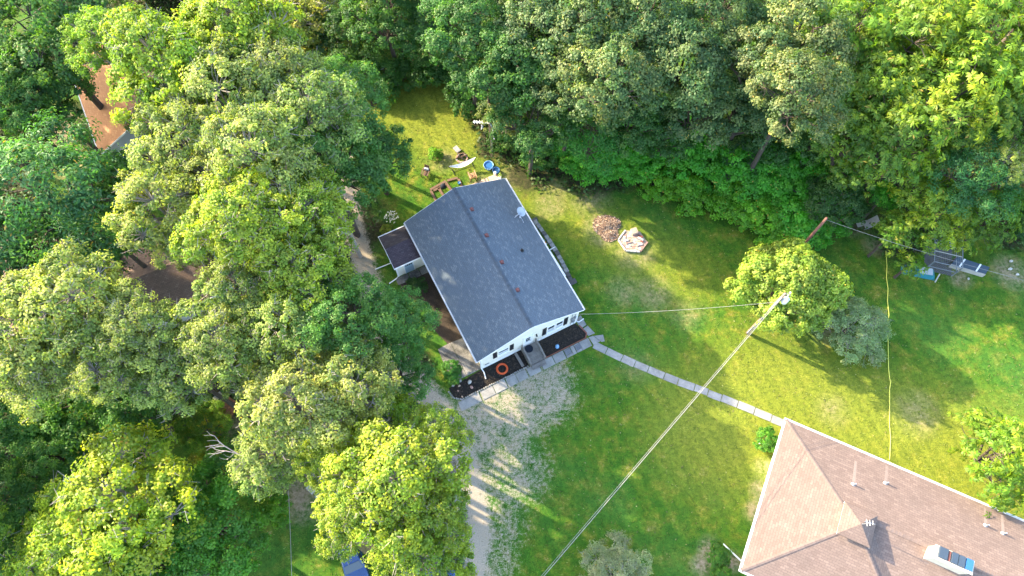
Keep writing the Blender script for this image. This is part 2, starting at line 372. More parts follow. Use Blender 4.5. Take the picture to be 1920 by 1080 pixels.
 ('silver', 1603, 610, 62, 4, (1.15, 1.25, 1), 'sparse silvery grey shrub tree right of the lone maple'),
 ('silver', 1155, 1080, 62, 4, (1.35, 1.2, 1.1), 'pale silvery bush at the bottom edge of the front lawn'),
 ('walnut', 1895, 848, 92, 7, (1.05, 1.1, .85), 'young walnut tree at the right edge beside the brown roofed house'),
 ('oak', 395, 330, 70, 15, (1, 1, .85), 'pale oak crown filling the grove between the porch oak and the tall pale oak'),
 ('maple', 520, 340, 75, 15.5, (1.02, 1, .85), 'bright crown between the tall pale oak and the track'),
 ('oak', 345, 450, 55, 14, (1, 1, .85), 'pale oak crown touching the upper edge of the brown roof'),
 ('oak', 470, 620, 70, 13.5, (1, 1, .8), 'yellow green oak crown left of the dark green car'),
 ('oak', 480, 690, 65, 12.5, (.95, 1, .85), 'pale oak crown above the rusty platform'),
 ('oak', 60, 690, 80, 13.5, (1, 1, .85), 'pale oak crown at the left edge over the cottage roof'),
 ('oak', 180, 690, 70, 13.5, (1.02, 1.02, .85), 'pale oak crown below the camping trailer'),
 ('broad', 170, 810, 75, 10, (.95, 1, .85), 'blue green crown just above the largest lower left tree'),
 ('maple', 620, 860, 60, 12, (1.08, 1.03, .9), 'pale crown between the stumps clearing and the vivid low tree'),
 ('oak', 610, 650, 55, 13, (.95, 1, .8), 'olive crown right of the dark green car'),
 ('broad', 540, 280, 60, 15.5, (.85, 1, .85), 'green crown in the shaded heart of the twiggy oak grove'),
]
# dark fill trees of the wood, beyond the frame and in its gaps
FILL = []
for i, (u, v) in enumerate([(-90, 40), (-110, 170), (-120, 330), (-110, 520), (-120, 680), (-130, 860), (-110, 1010), (60, -70), (230, -80), (400, -90), (560, -80), (720, -80), (880, -80), (1040, -80), (1200, -80), (1360, -80), (1520, -80), (1690, -80), (1850, -80), (2010, -60), (2030, 110), (2040, 270), 
        (-230, 110), (-250, 260), (-250, 430), (-260, 600), (-250, 780), (140, -190), (330, -200), (500, -190), (660, -200), (-220, -60), (-40, -160)]):
    FILL.append((u, v))

# ---------------------------------------------------------------- ground
def seg_d(P, pts):
    best = np.full(len(P), 1e9)
    for a, b in zip(pts[:-1], pts[1:]):
        a, b = np.array(a), np.array(b); d = b - a
        t = np.clip(((P - a) @ d) / (d @ d), 0, 1)
        best = np.minimum(best, np.linalg.norm(P - (a + t[:, None] * d), axis=1))
    return best
def W2(*px): return [tuple(at(u, v)[:2]) for u, v in px]
track = W2((655, 250), (648, 340), (662, 430), (690, 520), (715, 610), (755, 690), (825, 765), (870, 850), (893, 940), (900, 1010), (880, 1120), (860, 1250))
gravel_blob = W2((895, 800), (945, 775), (985, 748), (1012, 730))
gravel_blob2 = W2((880, 830), (935, 850), (960, 880))
gravel_blob3 = W2((920, 910), (925, 980), (905, 1080))
dirt_spots = [(at(u, v), r, s) for u, v, r, s in [(1170, 545, 1.6, .5), (1225, 550, 1.8, .6), (1105, 370, 2.2, .6), (1030, 385, 1.6, .6), (1130, 430, 1.8, .9), (1190, 475, 2.0, .5),
    (1395, 405, 1.4, .5), (1330, 365, 1.5, .5), (1600, 420, 1.5, .8), (1640, 460, 1.2, .8), (1800, 520, 1.2, .8), (1545, 610, 1.8, .7), (1420, 960, 1.0, .9), (1435, 880, .9, .9), (1430, 920, 1.0, .9),
    (1330, 1030, .9, 1.3), (1318, 1060, .9, 1.2), (1372, 1055, .8, 1.1), (1720, 775, 2.0, .5), (1560, 770, 1.5, .35), (1040, 350, 2.2, .5), (1290, 590, 1.6, .3), (900, 345, 1.2, .6), (960, 330, 1.5, .6),
    (830, 300, 1.5, .5), (110, 240, 3, 1.3), (150, 290, 3, 1.1), (450, 780, 2.5, 1.0), (500, 860, 2.5, 1.0), (560, 920, 1.8, 1.2), (570, 950, 1.4, 1.1), (240, 190, 3, 1.), (1895, 510, 1.8, 1.0), (1195, 690, 1.5, .25)]]
sunny3 = W2((930, 300), (1010, 370), (1130, 440), (1290, 520))  # sunny lines: lawn bands where warm sunlight is painted into the grass colour
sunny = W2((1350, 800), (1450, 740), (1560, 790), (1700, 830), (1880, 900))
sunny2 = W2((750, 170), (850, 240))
x0, x1, y0, y1, st = -75., 80., -22., 96., .4
nx, ny = int((x1 - x0) / st) + 1, int((y1 - y0) / st) + 1
gx, gy = np.meshgrid(np.linspace(x0, x1, nx), np.linspace(y0, y1, ny), indexing='xy')
P = np.stack([gx.ravel(), gy.ravel()], 1)
TREEPOS = []
def tall(u, v, h): return h * (.95 if v > 860 else .82) if (u < 480 and v > 700) else h * 1.22 if u < 870 and h >= 10 and not (u > 590 and v < 340) else h
def tree_place(u, v, rpx, h):
    Rr = 3.0
    for _ in range(4):
        p = at(u, v, h - .65 * Rr); depth = (p - Vector((0, 0, CAM_H))).dot(Vector((0, math.sin(CAM_T), -math.cos(CAM_T)))); Rr = rpx / CAM_F * depth
    return p.x, p.y, Rr
def masks(P):
    g = np.clip(1.35 - seg_d(P, track) / 1.25, 0, 1)
    g = np.maximum(g, .60 * np.clip(1.75 - seg_d(P, gravel_blob) / 2.8, 0, 1))
    g = np.maximum(g, .5 * np.clip(1.9 - seg_d(P, gravel_blob2) / 2.4, 0, 1))
    g = np.maximum(g, .45 * np.clip(1.9 - seg_d(P, gravel_blob3) / 2.0, 0, 1))
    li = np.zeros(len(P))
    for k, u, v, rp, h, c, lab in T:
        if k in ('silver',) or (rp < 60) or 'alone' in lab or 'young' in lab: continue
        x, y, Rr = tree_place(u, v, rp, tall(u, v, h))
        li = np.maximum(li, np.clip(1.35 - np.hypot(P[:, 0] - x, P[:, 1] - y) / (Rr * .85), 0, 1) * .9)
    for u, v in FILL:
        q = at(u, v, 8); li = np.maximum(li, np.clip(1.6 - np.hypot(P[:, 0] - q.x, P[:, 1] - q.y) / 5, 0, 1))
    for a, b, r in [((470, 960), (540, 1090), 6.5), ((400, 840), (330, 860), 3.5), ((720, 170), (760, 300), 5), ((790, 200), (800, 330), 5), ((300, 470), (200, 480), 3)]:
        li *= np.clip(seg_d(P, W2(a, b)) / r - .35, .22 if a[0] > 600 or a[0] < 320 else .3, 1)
    dr = np.zeros(len(P))
    for c, r, s in dirt_spots: dr = np.maximum(dr, s * np.clip(1.3 - np.hypot(P[:, 0] - c.x, P[:, 1] - c.y) / r, 0, 1))
    ye = np.maximum(np.clip(1.6 - seg_d(P, sunny) / 5.5, 0, 1), np.clip(1.6 - seg_d(P, sunny2) / 4.5, 0, 1)); ye = np.maximum(ye, .7 * np.clip(1.5 - seg_d(P, sunny3) / 3., 0, 1))  # yellow mask: sunlight painted along the sunny bands
    return g, li, dr, ye
g_, li_, dr_, ye_ = masks(P)
def hills(P):
    return -.0 * P[:, 0]
me = bpy.data.meshes.new('lawn'); V = np.zeros((len(P), 3)); V[:, :2] = P
idx = np.arange(nx * ny).reshape(ny, nx)
F = np.stack([idx[:-1, :-1], idx[:-1, 1:], idx[1:, 1:], idx[1:, :-1]], -1).reshape(-1, 4)
me.vertices.add(len(V)); me.vertices.foreach_set('co', V.ravel())
me.loops.add(F.size); me.loops.foreach_set('vertex_index', F.ravel().astype(np.int32))
me.polygons.add(len(F)); me.polygons.foreach_set('loop_start', np.arange(0, F.size, 4, dtype=np.int32)); me.update()
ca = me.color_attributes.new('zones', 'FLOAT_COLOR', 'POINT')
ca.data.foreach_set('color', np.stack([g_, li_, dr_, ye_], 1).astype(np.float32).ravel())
def ground_mat():
    m, t, n, l, b = _nodes('lawn_grass')
    tc = n.new('ShaderNodeTexCoord').outputs['Object']
    at_ = n.new('ShaderNodeAttribute'); at_.attribute_name = 'zones'
    sp = n.new('ShaderNodeSeparateColor'); l.new(at_.outputs['Color'], sp.inputs[0]); G, L_, D = sp.outputs; Y = at_.outputs['Alpha']
    big = noise(n, l, .12, 4, .6, tc); mid = noise(n, l, .7, 6, .68, tc); fine = noise(n, l, 3.2, 6, .75, tc); vf = noise(n, l, 11, 4, .8, tc)
    c = ramp(n, l, mid, [(.3, (.024, .08, .007)), (.44, (.042, .112, .008)), (.54, (.075, .128, .010)), (.64, (.15, .155, .018)), (.76, (.23, .19, .06))])
    c = mixc(n, l, ramp(n, l, big, [(.42, (0, 0, 0)), (.62, (.55,) * 3)]), c, (.042, .12, .02))
    c = mixc(n, l, math_(n, l, 'MULTIPLY', Y, .65), c, (.19, .195, .022))  # painted sunlight: grass colour shifted to yellow in the masked bands
    c = mixc(n, l, 1., c, ramp(n, l, fine, [(.3, (.5, .55, .5)), (.5, (1, 1, 1)), (.72, (1.5, 1.35, 1.15))]), 'MULTIPLY')
    c = mixc(n, l, 1., c, ramp(n, l, vf, [(.3, (.45, .5, .45)), (.5, (1, 1, 1)), (.7, (1.5, 1.42, 1.25))]), 'MULTIPLY')
    sxy = n.new('ShaderNodeSeparateXYZ'); l.new(tc, sxy.inputs[0])
    mow = math_(n, l, 'SINE', math_(n, l, 'MULTIPLY', math_(n, l, 'ADD', math_(n, l, 'MULTIPLY', sxy.outputs[0], .91), math_(n, l, 'MULTIPLY', sxy.outputs[1], .41)), 5.2))
    c = mixc(n, l, 1., c, ramp(n, l, math_(n, l, 'MULTIPLY_ADD', mow, .5), [(0, (.9, .92, .9)), (1, (1.08, 1.06, 1.05))]), 'MULTIPLY')
    # dry bare patches
    dm = math_(n, l, 'MULTIPLY', D, ramp(n, l, math_(n, l, 'ADD', math_(n, l, 'MULTIPLY', mid, .6), math_(n, l, 'MULTIPLY', fine, .5)), [(.42, (0, 0, 0)), (.62, (1, 1, 1))]), True)
    dirt = ramp(n, l, fine, [(.3, (.17, .125, .07)), (.6, (.30, .23, .15)), (.75, (.38, .31, .22))])
    c = mixc(n, l, dm, c, dirt)
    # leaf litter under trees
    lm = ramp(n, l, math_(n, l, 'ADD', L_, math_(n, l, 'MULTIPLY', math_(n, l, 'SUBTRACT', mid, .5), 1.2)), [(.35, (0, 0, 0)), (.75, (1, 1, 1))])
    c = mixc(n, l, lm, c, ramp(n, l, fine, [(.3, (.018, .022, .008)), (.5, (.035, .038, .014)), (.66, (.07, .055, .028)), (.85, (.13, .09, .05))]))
    # gravel and packed earth with weeds breaking through
    s = math_(n, l, 'ADD', G, math_(n, l, 'MULTIPLY', math_(n, l, 'SUBTRACT', mid, .5), 1.3))
    s = math_(n, l, 'ADD', s, math_(n, l, 'MULTIPLY', math_(n, l, 'SUBTRACT', fine, .5), 1.7))
    s = math_(n, l, 'ADD', s, math_(n, l, 'MULTIPLY', math_(n, l, 'SUBTRACT', vf, .5), 1.2))
    gm = ramp(n, l, s, [(.30, (0, 0, 0)), (.50, (.45, .45, .45)), (.72, (1, 1, 1))])
    gc = ramp(n, l, vf, [(.3, (.19, .16, .115)), (.5, (.30, .255, .19)), (.72, (.42, .365, .285))])
    gc = mixc(n, l, ramp(n, l, mid, [(.45, (0, 0, 0)), (.7, (.8, .8, .8))]), gc, (.31, .245, .17))
    c = mixc(n, l, gm, c, gc)
    l.new(c, b.inputs['Base Color']); b.inputs['Roughness'].default_value = .95; b.inputs['Specular IOR Level'].default_value = .15
    h = math_(n, l, 'ADD', fine, math_(n, l, 'MULTIPLY', vf, .6))
    bump(n, l, b, h, .6, .06)
    return m
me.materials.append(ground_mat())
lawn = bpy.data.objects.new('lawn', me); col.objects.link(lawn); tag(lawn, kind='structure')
# surrounding land, a frame of four wide strips butting the lawn sheet and reaching the horizon
mb = MB(); B = 1500
X0, X1, Y0, Y1 = x0, x0 + (nx - 1) * ((x1 - x0) / (nx - 1)), y0, y1
for a in ([(-B, -B), (B, -B), (B, Y0), (-B, Y0)], [(-B, Y1), (B, Y1), (B, B), (-B, B)], [(-B, Y0), (X0, Y0), (X0, Y1), (-B, Y1)], [(X1, Y0), (B, Y0), (B, Y1), (X1, Y1)]):
    mb.face([(p[0], p[1], 0) for p in a])
tag(mb.build('outer_ground', 'lawn_grass'), kind='structure')

# ---------------------------------------------------------------- grey-roofed house
HC, HT = (-1.984, 27.134), .499
def hw(x, y, z=0):
    c, s = math.cos(HT), math.sin(HT); return Vector((HC[0] + x * c - y * s, HC[1] + x * s + y * c, z))
house = thing('house', 'cream sided house with slate grey shingle roof and front stoop', 'house', (*HC, 0), HT)
EV, RD, XE, YF, YB = 3.2, 5.35, 5.33, -7.92, 7.55
WX, WYF, WYB = 4.85, -7.72, 7.3
pit = (RD - EV) / XE
mb = MB()
for ya, flip in ((WYF, 1), (WYB, 0)):
    zz = EV + pit * (XE - WX) - .06
    pts = [(-WX, ya, 0), (WX, ya, 0), (WX, ya, zz), (0, ya, RD - .08), (-WX, ya, zz)]
    mb.face(pts if flip else pts[::-1])
for xa in (-WX, WX):
    zz = EV + pit * (XE - WX) - .06
    pts = [(xa, WYB, 0), (xa, WYF, 0), (xa, WYF, zz), (xa, WYB, zz)]
    mb.face(pts if xa < 0 else pts[::-1])
mb.build('wall', 'cream_siding', house)
mb = MB(); mb.box((0, WYF - .02, .22), (9.7, .03, .44)); mb.build('foundation_skirt', 'white_paint', house)
sl = math.hypot(XE, RD - EV)
def slope(x_eave, mat, th=.09):
    mb = MB(); n1 = (x_eave, YF, EV); L_ = YB - YF
    e0, e1, r1, r0 = (x_eave, YF, EV), (x_eave, YB, EV), (0, YB, RD), (0, YF, RD)
    q = [(e0, (0, 0)), (e1, (L_, 0)), (r1, (L_, sl)), (r0, (0, sl))]
    if x_eave > 0: pass
    else: q = q[::-1]
    mb.face([a for a, _ in q], [b for _, b in q])
    low = [(a[0], a[1], a[2] - th) for a, _ in q][::-1]; mb.face(low)
    qq = [a for a, _ in q]
    for i in range(4):
        a, b = qq[i], qq[(i + 1) % 4]
        mb.face([a, (a[0], a[1], a[2] - th), (b[0], b[1], b[2] - th), b])
    return mb.build('roof', mat, house)
slope(-XE, 'slate_shingle'); slope(XE, 'slate_shingle')
# ridge caps, one overlapping shingle each
capm = None
for i in range(62):
    y = YF + .13 + i * .25
    if capm is None:
        mb = MB(); k = .16; d = k * pit
        for sx in (-1, 1):
            mb.face([(0, -.15, .055), (sx * k, -.15, .055 - d), (sx * k, .15, .03 - d), (0, .15, .03)][::(-1 if sx > 0 else 1)])
        mb.face([(-k, -.15, .055 - d), (0, -.15, .055), (0, -.15, .01), (-k, -.15, .01 - d)]); mb.face([(0, -.15, .055), (k, -.15, .055 - d), (k, -.15, .01 - d), (0, -.15, .01)])
        plain('cap_shingle', (.085, .112, .145), .85, var=.35, scale=8)
        o = capm = mb.build('ridge_cap', 'cap_shingle', house)
    else:
        if i == 1:
            plain('cap_dark', (.075, .098, .122), .85, var=.3, scale=8); capd = capm.copy(); capd.data = capm.data.copy(); capd.data.materials[0] = MATS['cap_dark']; o = capd
        else: o = (capd if i % 2 else capm).copy()
        col.objects.link(o)
    o.location = (0, y, RD)
# gutters, rake fascia, corner trim
for sx in (-1, 1):
    mb = MB(); x = sx * (XE + .065)
    mb.box((x + sx * .05, (YF + YB) / 2, EV - .07), (.02, YB - YF, .13)); mb.box((x - sx * .05, (YF + YB) / 2, EV - .075), (.02, YB - YF, .12)); mb.box((x, (YF + YB) / 2, EV - .13), (.10, YB - YF, .02))
    mb.build('gutter', 'gutter_white', house)
    for ya, s2 in ((YF, -1), (YB, 1)):
        mb = MB(); mb.bar((sx * XE, ya + s2 * .014, EV - .07), (0, ya + s2 * .014, RD - .07), .025, .15); mb.build('fascia', 'white_paint', house)
    mb = MB(); mb.box((sx * (WX + .01), WYF - .012, 1.65), (.12, .05, 3.2)); mb.build('corner_trim', 'white_paint', house)
    # downspout at the front corner, with its splash elbow
    mb = MB(); xx = sx * 4.95
    pts = [(sx * 5.25, -7.55, 3.05), (sx * 5.0, -7.62, 2.75), (xx, -7.72, 2.6), (xx, -7.72, .35)]
    pts += [(-4.88, -8.15, .12), (-5.0, -8.75, .06)] if sx < 0 else [(5.2, -7.85, .12), (5.75, -7.75, .06)]
    mb.tube(pts, .055, 6); mb.build('downspout', 'gutter_white', house)
def window(name_parent, x0_, x1_, z0_, z1_, y, rows=2):
    mb = MB(); t = .07
    xm, zm, w_, h_ = (x0_ + x1_) / 2, (z0_ + z1_) / 2, x1_ - x0_, z1_ - z0_
    for q in ((xm, z1_ - t / 2, w_, t), (xm, z0_ + t / 2, w_, t)): mb.box((q[0], y - .035, q[1]), (q[2], .07, q[3]))
    for xx in (x0_ + t / 2, x1_ - t / 2): mb.box((xx, y - .035, zm), (t, .07, h_ - 2 * t))
    mb.box((xm, y - .03, zm), (w_ - 2 * t, .05, .045)); mb.box((xm, y - .07, z0_ - .02), (w_ + .1, .12, .04))
    f = mb.build('window', 'white_paint', house)
    for k in (0, 1):
        za, zb = (z0_ + t, zm - .024) if k == 0 else (zm + .024, z1_ - t)
        MB().box((xm, y - .012, (za + zb) / 2), (w_ - 2 * t - .004, .012, zb - za - .004)).build('pane', 'glass' if k else 'pale_blind', f)
window(house, -3.2, -2.15, 1.45, 2.6, WYF); window(house, 1.72, 2.52, 1.05, 2.65, WYF); window(house, 2.6, 3.4, 1.05, 2.65, WYF)
for xa, z0_, z1_ in ((-3.52, 1.3, 2.75), (-1.85, 1.3, 2.75), (1.46, 1.0, 2.75), (3.67, 1.0, 2.75)):
    mb = MB(); mb.box((xa, WYF - .02, (z0_ + z1_) / 2), (.40, .04, z1_ - z0_))
    for k in range(14):
        zz = z0_ + .1 + k * (z1_ - z0_ - .2) / 13; mb.box((xa, WYF - .048, zz), (.30, .015, .04))
    mb.build('shutter', 'shutter_paint', house)
# front door
mb = MB()
for q in ((-.66, 1.68, .1, 2.16), (.24, 1.68, .1, 2.16)): mb.box((q[0], WYF - .035, q[1]), (q[2], .07, q[3]))
mb.box((-.21, WYF - .035, 2.80), (1.0, .07, .1)); mb.box((-.21, WYF - .02, 1.02), (.78, .03, .82)); mb.box((-.52, WYF - .02, 1.94), (.16, .03, 1.0)); mb.box((.10, WYF - .02, 1.94), (.16, .03, 1.0)); mb.box((-.21, WYF - .02, 2.60), (.78, .03, .3))
dr = mb.build('door', 'white_paint', house)
MB().box((-.21, WYF - .016, 1.94), (.455, .012, .99)).build('pane', 'glass', dr)
for k in range(2): MB().box((-.21, WYF - .03, 1.65 + k * .45), (.455, .02, .03)).build('rail', 'white_paint', dr)
MB().tube([(.07, WYF - .04, 1.5), (.07, WYF - .11, 1.5)], .03, 8).build('handle', 'galvanised', dr)
mb = MB(); mb.box((.62, WYF - .04, 2.25), (.1, .08, .12)); mb.lathe([(.0, .14), (.07, .08), (.085, -.1), (.0, -.14)], (.62, WYF - .14, 2.2), 8); mb.build('wall_lamp', 'black_paint', house)
# electric service: two meters, conduits and mast head
mb = MB(); mb.tube([(4.30, WYF - .05, .2), (4.30, WYF - .05, 3.25), (4.30, WYF - .25, 3.4)], .03, 6); mb.tube([(4.62, WYF - .05, .2), (4.62, WYF - .05, 2.6)], .022, 6); mb.build('conduit', 'grey_metal', house)
for x_, z_, w_, h_ in ((4.30, 1.7, .24, .36), (4.60, 1.9, .22, .34), (4.5, 1.05, .3, .4)):
    mb = MB(); mb.box((x_, WYF - .07, z_), (w_, .12, h_)); mb.tube([(x_, WYF - .12, z_ + .03), (x_, WYF - .2, z_ + .03)], .08, 10); mb.build('meter_box', 'grey_metal', house)
MB().box((-4.35, WYF - .03, .75), (.42, .03, .2)).build('vent_grille', 'grey_metal', house)
# roof fittings
for y in (4.84, 1.8, -1.22, -4.24):
    z = RD - pit * .52
    mb = MB(); mb.box(None, (.36, .36, .02), M=Matrix.Translation((.52, y, z + .012)) @ Matrix.Rotation(math.atan(pit), 4, 'Y'))
    mb.lathe([(.10, -.05), (.10, .14), (.155, .14), (.165, .20), (.12, .25), (0, .275)], (.52, y, z), 14); mb.build('roof_vent', 'vent_red', house)
z = RD - pit * 2.88
mb = MB(); mb.tube([(2.88, -.6, z - .05), (2.88, -.6, z + .42)], .055, 10); mb.lathe([(.0, .02), (.2, .0), (.07, .10)], (2.88, -.6, z), 10); mb.build('vent_pipe', 'black_paint', house)
# annex on the left
for ya in (4.24, 7.45):
    mb = MB(); mb.box((-6.6, ya, 1.06), (2.6, .1, 2.12))
    if ya < 5: mb.face([(-7.9, 4.19, 2.12), (-4.9, 4.19, 2.12), (-4.9, 4.19, 2.16), (-7.9, 4.19, 2.16)]); aw = mb.build('annex_wall', 'cream_siding', house)
    else: mb.build('annex_wall', 'cream_siding', house)
MB().face([(-7.9, 7.5, 0), (-7.9, 4.19, 0), (-7.9, 4.19, 2.15), (-7.9, 5.93, 2.72), (-7.9, 7.5, 2.15)]).build('annex_wall', 'cream_siding', house)
MB().box((-5.1, 4.24, 1.06), (.4, .1, 2.12)).build('annex_wall', 'cream_siding', house)
def panel(pts, mat, name, parent, th=.07, uvs=None):
    """sloped slab with shingle courses along its first edge"""
    p = [Vector(q) for q in pts]; ex = (p[1] - p[0]).normalized(); nrm = (p[1] - p[0]).cross(p[-1] - p[0]).normalized()
    if nrm.z < 0: p = p[::-1]; nrm = -nrm
    ey = nrm.cross(ex)
    mb = MB(); uv = [((q - Vector(pts[0])).dot(ex), (q - Vector(pts[0])).dot(ey)) for q in p]
    mb.face(p, uv); mb.face([q - Vector((0, 0, th)) for q in p][::-1])
    for i in range(len(p)):
        a, b = p[i], p[(i + 1) % len(p)]; d = Vector((0, 0, th)); mb.face([a, a - d, b - d, b])
    return mb.build(name, mat, parent)
panel([(-8.08, 4.0, 2.28), (-4.9, 4.0, 2.28), (-4.9, 5.94, 2.88), (-8.08, 5.94, 2.88)], 'purple_shingle', 'annex_roof', house)
panel([(-4.9, 7.7, 2.28), (-8.08, 7.7, 2.28), (-8.08, 5.94, 2.884), (-4.9, 5.94, 2.884)], 'dark_shingle', 'annex_roof', house)
MB().bar((-8.12, 7.745, 2.25), (-5.42, 7.745, 2.25), .08, .11).build('gutter', 'gutter_white', house)
MB().bar((-8.12, 3.955, 2.25), (-5.42, 3.955, 2.25), .08, .11).build('gutter', 'gutter_white', house)
MB().bar((-8.10, 4.0, 2.22), (-8.10, 5.94, 2.82), .03, .12).build('fascia', 'white_paint', house)
MB().bar((-8.10, 7.7, 2.22), (-8.10, 5.94, 2.82), .03, .12).build('fascia', 'white_paint', house)
MB().box((-7.88, 4.175, 1.06), (.12, .03, 2.1)).build('corner_trim', 'white_paint', house)
mb = MB(); mb.box((-6.67, 4.17, 1.0), (.86, .04, 1.96)); d2 = mb.build('door', 'blue_door', house)
mb = MB()
for xa in (-7.15, -6.19): mb.box((xa, 4.165, 1.02), (.08, .06, 2.04))
mb.box((-6.67, 4.165, 2.02), (.88, .06, .06)); mb.build('door_frame', 'white_paint', d2)
for k in range(8):
    MB().box((-6.94 + (k % 4) * .18, 4.145, 1.52 + (k // 4) * .22), (.14, .012, .18)).build('pane', 'glass', d2)
for pts in ([(-8.0, 3.95, 2.2), (-7.93, 4.1, 1.9), (-7.93, 4.1, .3), (-8.2, 4.05, .1), (-9.0, 3.9, .06)], [(-8.0, 5.9, .35), (-8.05, 5.8, .12), (-9.6, 5.9, .07)], [(-6.2, 7.78, 2.15), (-6.25, 7.6, 1.9), (-6.25, 7.62, .3), (-6.45, 8.15, .07)]):
    MB().tube(pts, .055, 6).build('downspout', 'gutter_white', house)
# stoop of wooden planks with side rails
stoop = thing('wooden_stoop', 'grey weathered wooden stoop with side rails before the front door', 'stoop', hw(-.15, -8.65), HT)
for k in range(13):
    MB().box((0, .78 - k * .14, .52), (1.36, .128, .04)).build('plank', 'grey_wood', stoop)
for k in range(2):
    MB().box((0, -1.12 - k * .0, .34 - k * .17), (1.36, .26 + .3 * k, .04)).build('step', 'grey_wood', stoop)
for sx in (-1, 1):
    mb = MB(); x = sx * .72
    for y, h in ((.8, 1.35), (-.1, 1.35), (-.95, 1.1)): mb.box((x, y, h / 2), (.09, .09, h))
    mb.bar((x, .85, 1.37), (x, -.1, 1.37), .13, .04); mb.bar((x, -.1, 1.37), (x, -1.05, 1.08), .13, .04); mb.bar((x, .8, .9), (x, -.95, .8), .05, .09); mb.build('rail', 'grey_wood', stoop)
    mb = MB()
    for k in range(9): mb.box((x, .6 - k * .18, .82), (.035, .035, .9 if k < 6 else .7))
    mb.box((x, -.1, .25), (.05, 1.8, .45)); mb.build('baluster', 'grey_wood', stoop)
mat_ = MB().lathe([(0, .02), (.36, .02), (.38, 0)], (0, 0, 0), 28).build('doormat', 'mat_black'); mat_.location = hw(-.28, -8.15, .545)
tag(mat_, 'round black doormat on the stoop planks under the front door', 'doormat')

# satellite dish
dish = thing('satellite_dish', 'grey satellite dish with tripod arms on the right roof edge', 'dish', hw(4.55, 3.1, EV + pit * (XE - 4.55)), HT)
q = Vector((.25, -.35, .55)).normalized().to_track_quat('Z', 'Y').to_matrix().to_4x4()
mb = MB(); mb.lathe([(0, 0), (.2, .02), (.38, .07), (.46, .13), (.46, .145), (.38, .09), (.2, .04), (0, .02)], (0, 0, 0), 28)
o = mb.build('reflector', 'dish_grey', dish, smooth=True); o.matrix_local = Matrix.Translation((.12, 0, .62)) @ q @ Matrix.Diagonal((.92, 1.08, 1, 1))
MB().tube([(.0, .05, 0), (.0, .05, .35), (.1, .0, .6)], .03, 8).build('mast', 'galvanised', dish)
for e in ((-.85, -.15, .15), (-.75, .1, .02), (.0, -.95, .1)): MB().tube([(.0, 0, .3), e], .022, 6).build('strut', 'dish_grey', dish)
mb = MB(); mb.tube([(.15, -.1, .6), (-.2, -.55, .75)], .02, 6); mb.box((-.22, -.57, .76), (.1, .16, .1)); mb.build('feed_arm', 'dish_grey', dish)

# ---------------------------------------------------------------- beds, paths and slabs around the grey house
def sheet(name, pts, mat, z=.004, local=True):
    p = [tuple(hw(*q)[:2]) if local else q for q in pts]
    return tag(MB().prism(p, -.05, z).build(name, mat), kind='structure')
sheet('soil_bed', [(-8.35, -8.0), (-4.85, -7.78), (-.86, -7.76), (-.95, -9.42), (-7.7, -9.42), (-8.3, -9.1)], 'soil', .012)
sheet('soil_bed', [(.62, -7.76), (4.85, -7.78), (5.25, -9.1), (5.0, -9.42), (.6, -9.42)], 'soil', .012)
sheet('bare_soil', [(-7.9, 3.6), (-5.0, 3.9), (-4.85, -4.2), (-6.6, -4.3), (-7.2, -2.2), (-6.8, .5), (-8.6, 2.4)], 'brown_soil', .008)
sheet('side_soil', [(4.87, 3.7), (6.35, 3.4), (6.4, -3.6), (4.87, -4.2)], 'brown_soil', .008)
def slab_group(name, lab, polys, mat, h=.06, gap=.03):
    r = thing(name, None, None, (0, 0, 0), 0, None, 'structure')
    for p in polys:
        cx = sum(q[0] for q in p) / len(p); cy = sum(q[1] for q in p) / len(p)
        pp = [(cx + (a - cx) * (1 - gap), cy + (b - cy) * (1 - gap)) for a, b in p]
        MB().prism(pp, -.05, h + random.uniform(-.012, .012)).build('slab', mat, r, bev=.012)
    return r
def L2(*ps): return [tuple(hw(*p)[:2]) for p in ps]
ya, yb = -9.56, -10.42
xs = [(-8.2, -6.12), (-6.0, -4.75), (-4.72, -3.52), (-3.44, -2.45), (-2.43, -1.42), (-1.3, -.1), (.12, 1.35), (1.37, 2.5), (3.25, 3.6), (4.2, 5.2)]
slab_group('front_walk', '', [L2((a, ya), (b, ya), (b - .05, yb), (a - .05, yb)) for a, b in xs] + [L2((2.55, ya), (3.2, ya), (3.2, yb), (2.5, yb)), L2((3.62, ya), (4.17, ya), (4.15, yb), (3.6, yb))] +
           [L2((5.25, -9.55), (5.7, -9.6), (6.05, -10.4), (5.3, -10.45)), L2((5.12, -8.6), (5.75, -8.5), (6.0, -9.5), (5.3, -9.45)), L2((5.0, -7.5), (5.7, -7.3), (5.72, -8.4), (5.05, -8.5)), L2((5.75, -9.65), (6.6, -9.95), (6.4, -10.6), (6.1, -10.5))], 'concrete')
for xa in (2.85, 3.9):
    g = thing('floor_grate', 'dark metal boot grate on the front walk, %s one' % ('left hand' if xa < 3 else 'right hand'), 'grate', hw(xa, -9.95, .075), HT + R(4), 'boot grates on the front walk')
    MB().box((0, 0, .01), (.6, .5, .02)).build('frame', 'dark_stone', g)
    mb = MB()
    for k in range(7): mb.box((-.24 + k * .08, 0, .03), (.03, .44, .02))
    mb.build('bar', 'grey_metal', g)
slab_group('concrete_patio', '', [L2((-7.65, -4.2), (-6.35, -4.15), (-6.4, -7.72), (-7.9, -7.68)), L2((-6.33, -4.15), (-4.9, -4.3), (-4.9, -7.72), (-6.38, -7.72))], 'old_concrete', .05, .006)
slab_group('annex_step', '', [L2((-8.3, 3.35), (-7.0, 3.3), (-7.0, 4.1), (-8.3, 4.1)), L2((-6.97, 3.3), (-5.9, 3.3), (-5.9, 4.1), (-6.97, 4.1)), L2((-5.87, 3.3), (-4.95, 3.3), (-4.95, 4.1), (-5.87, 4.1))], 'old_concrete', .05)
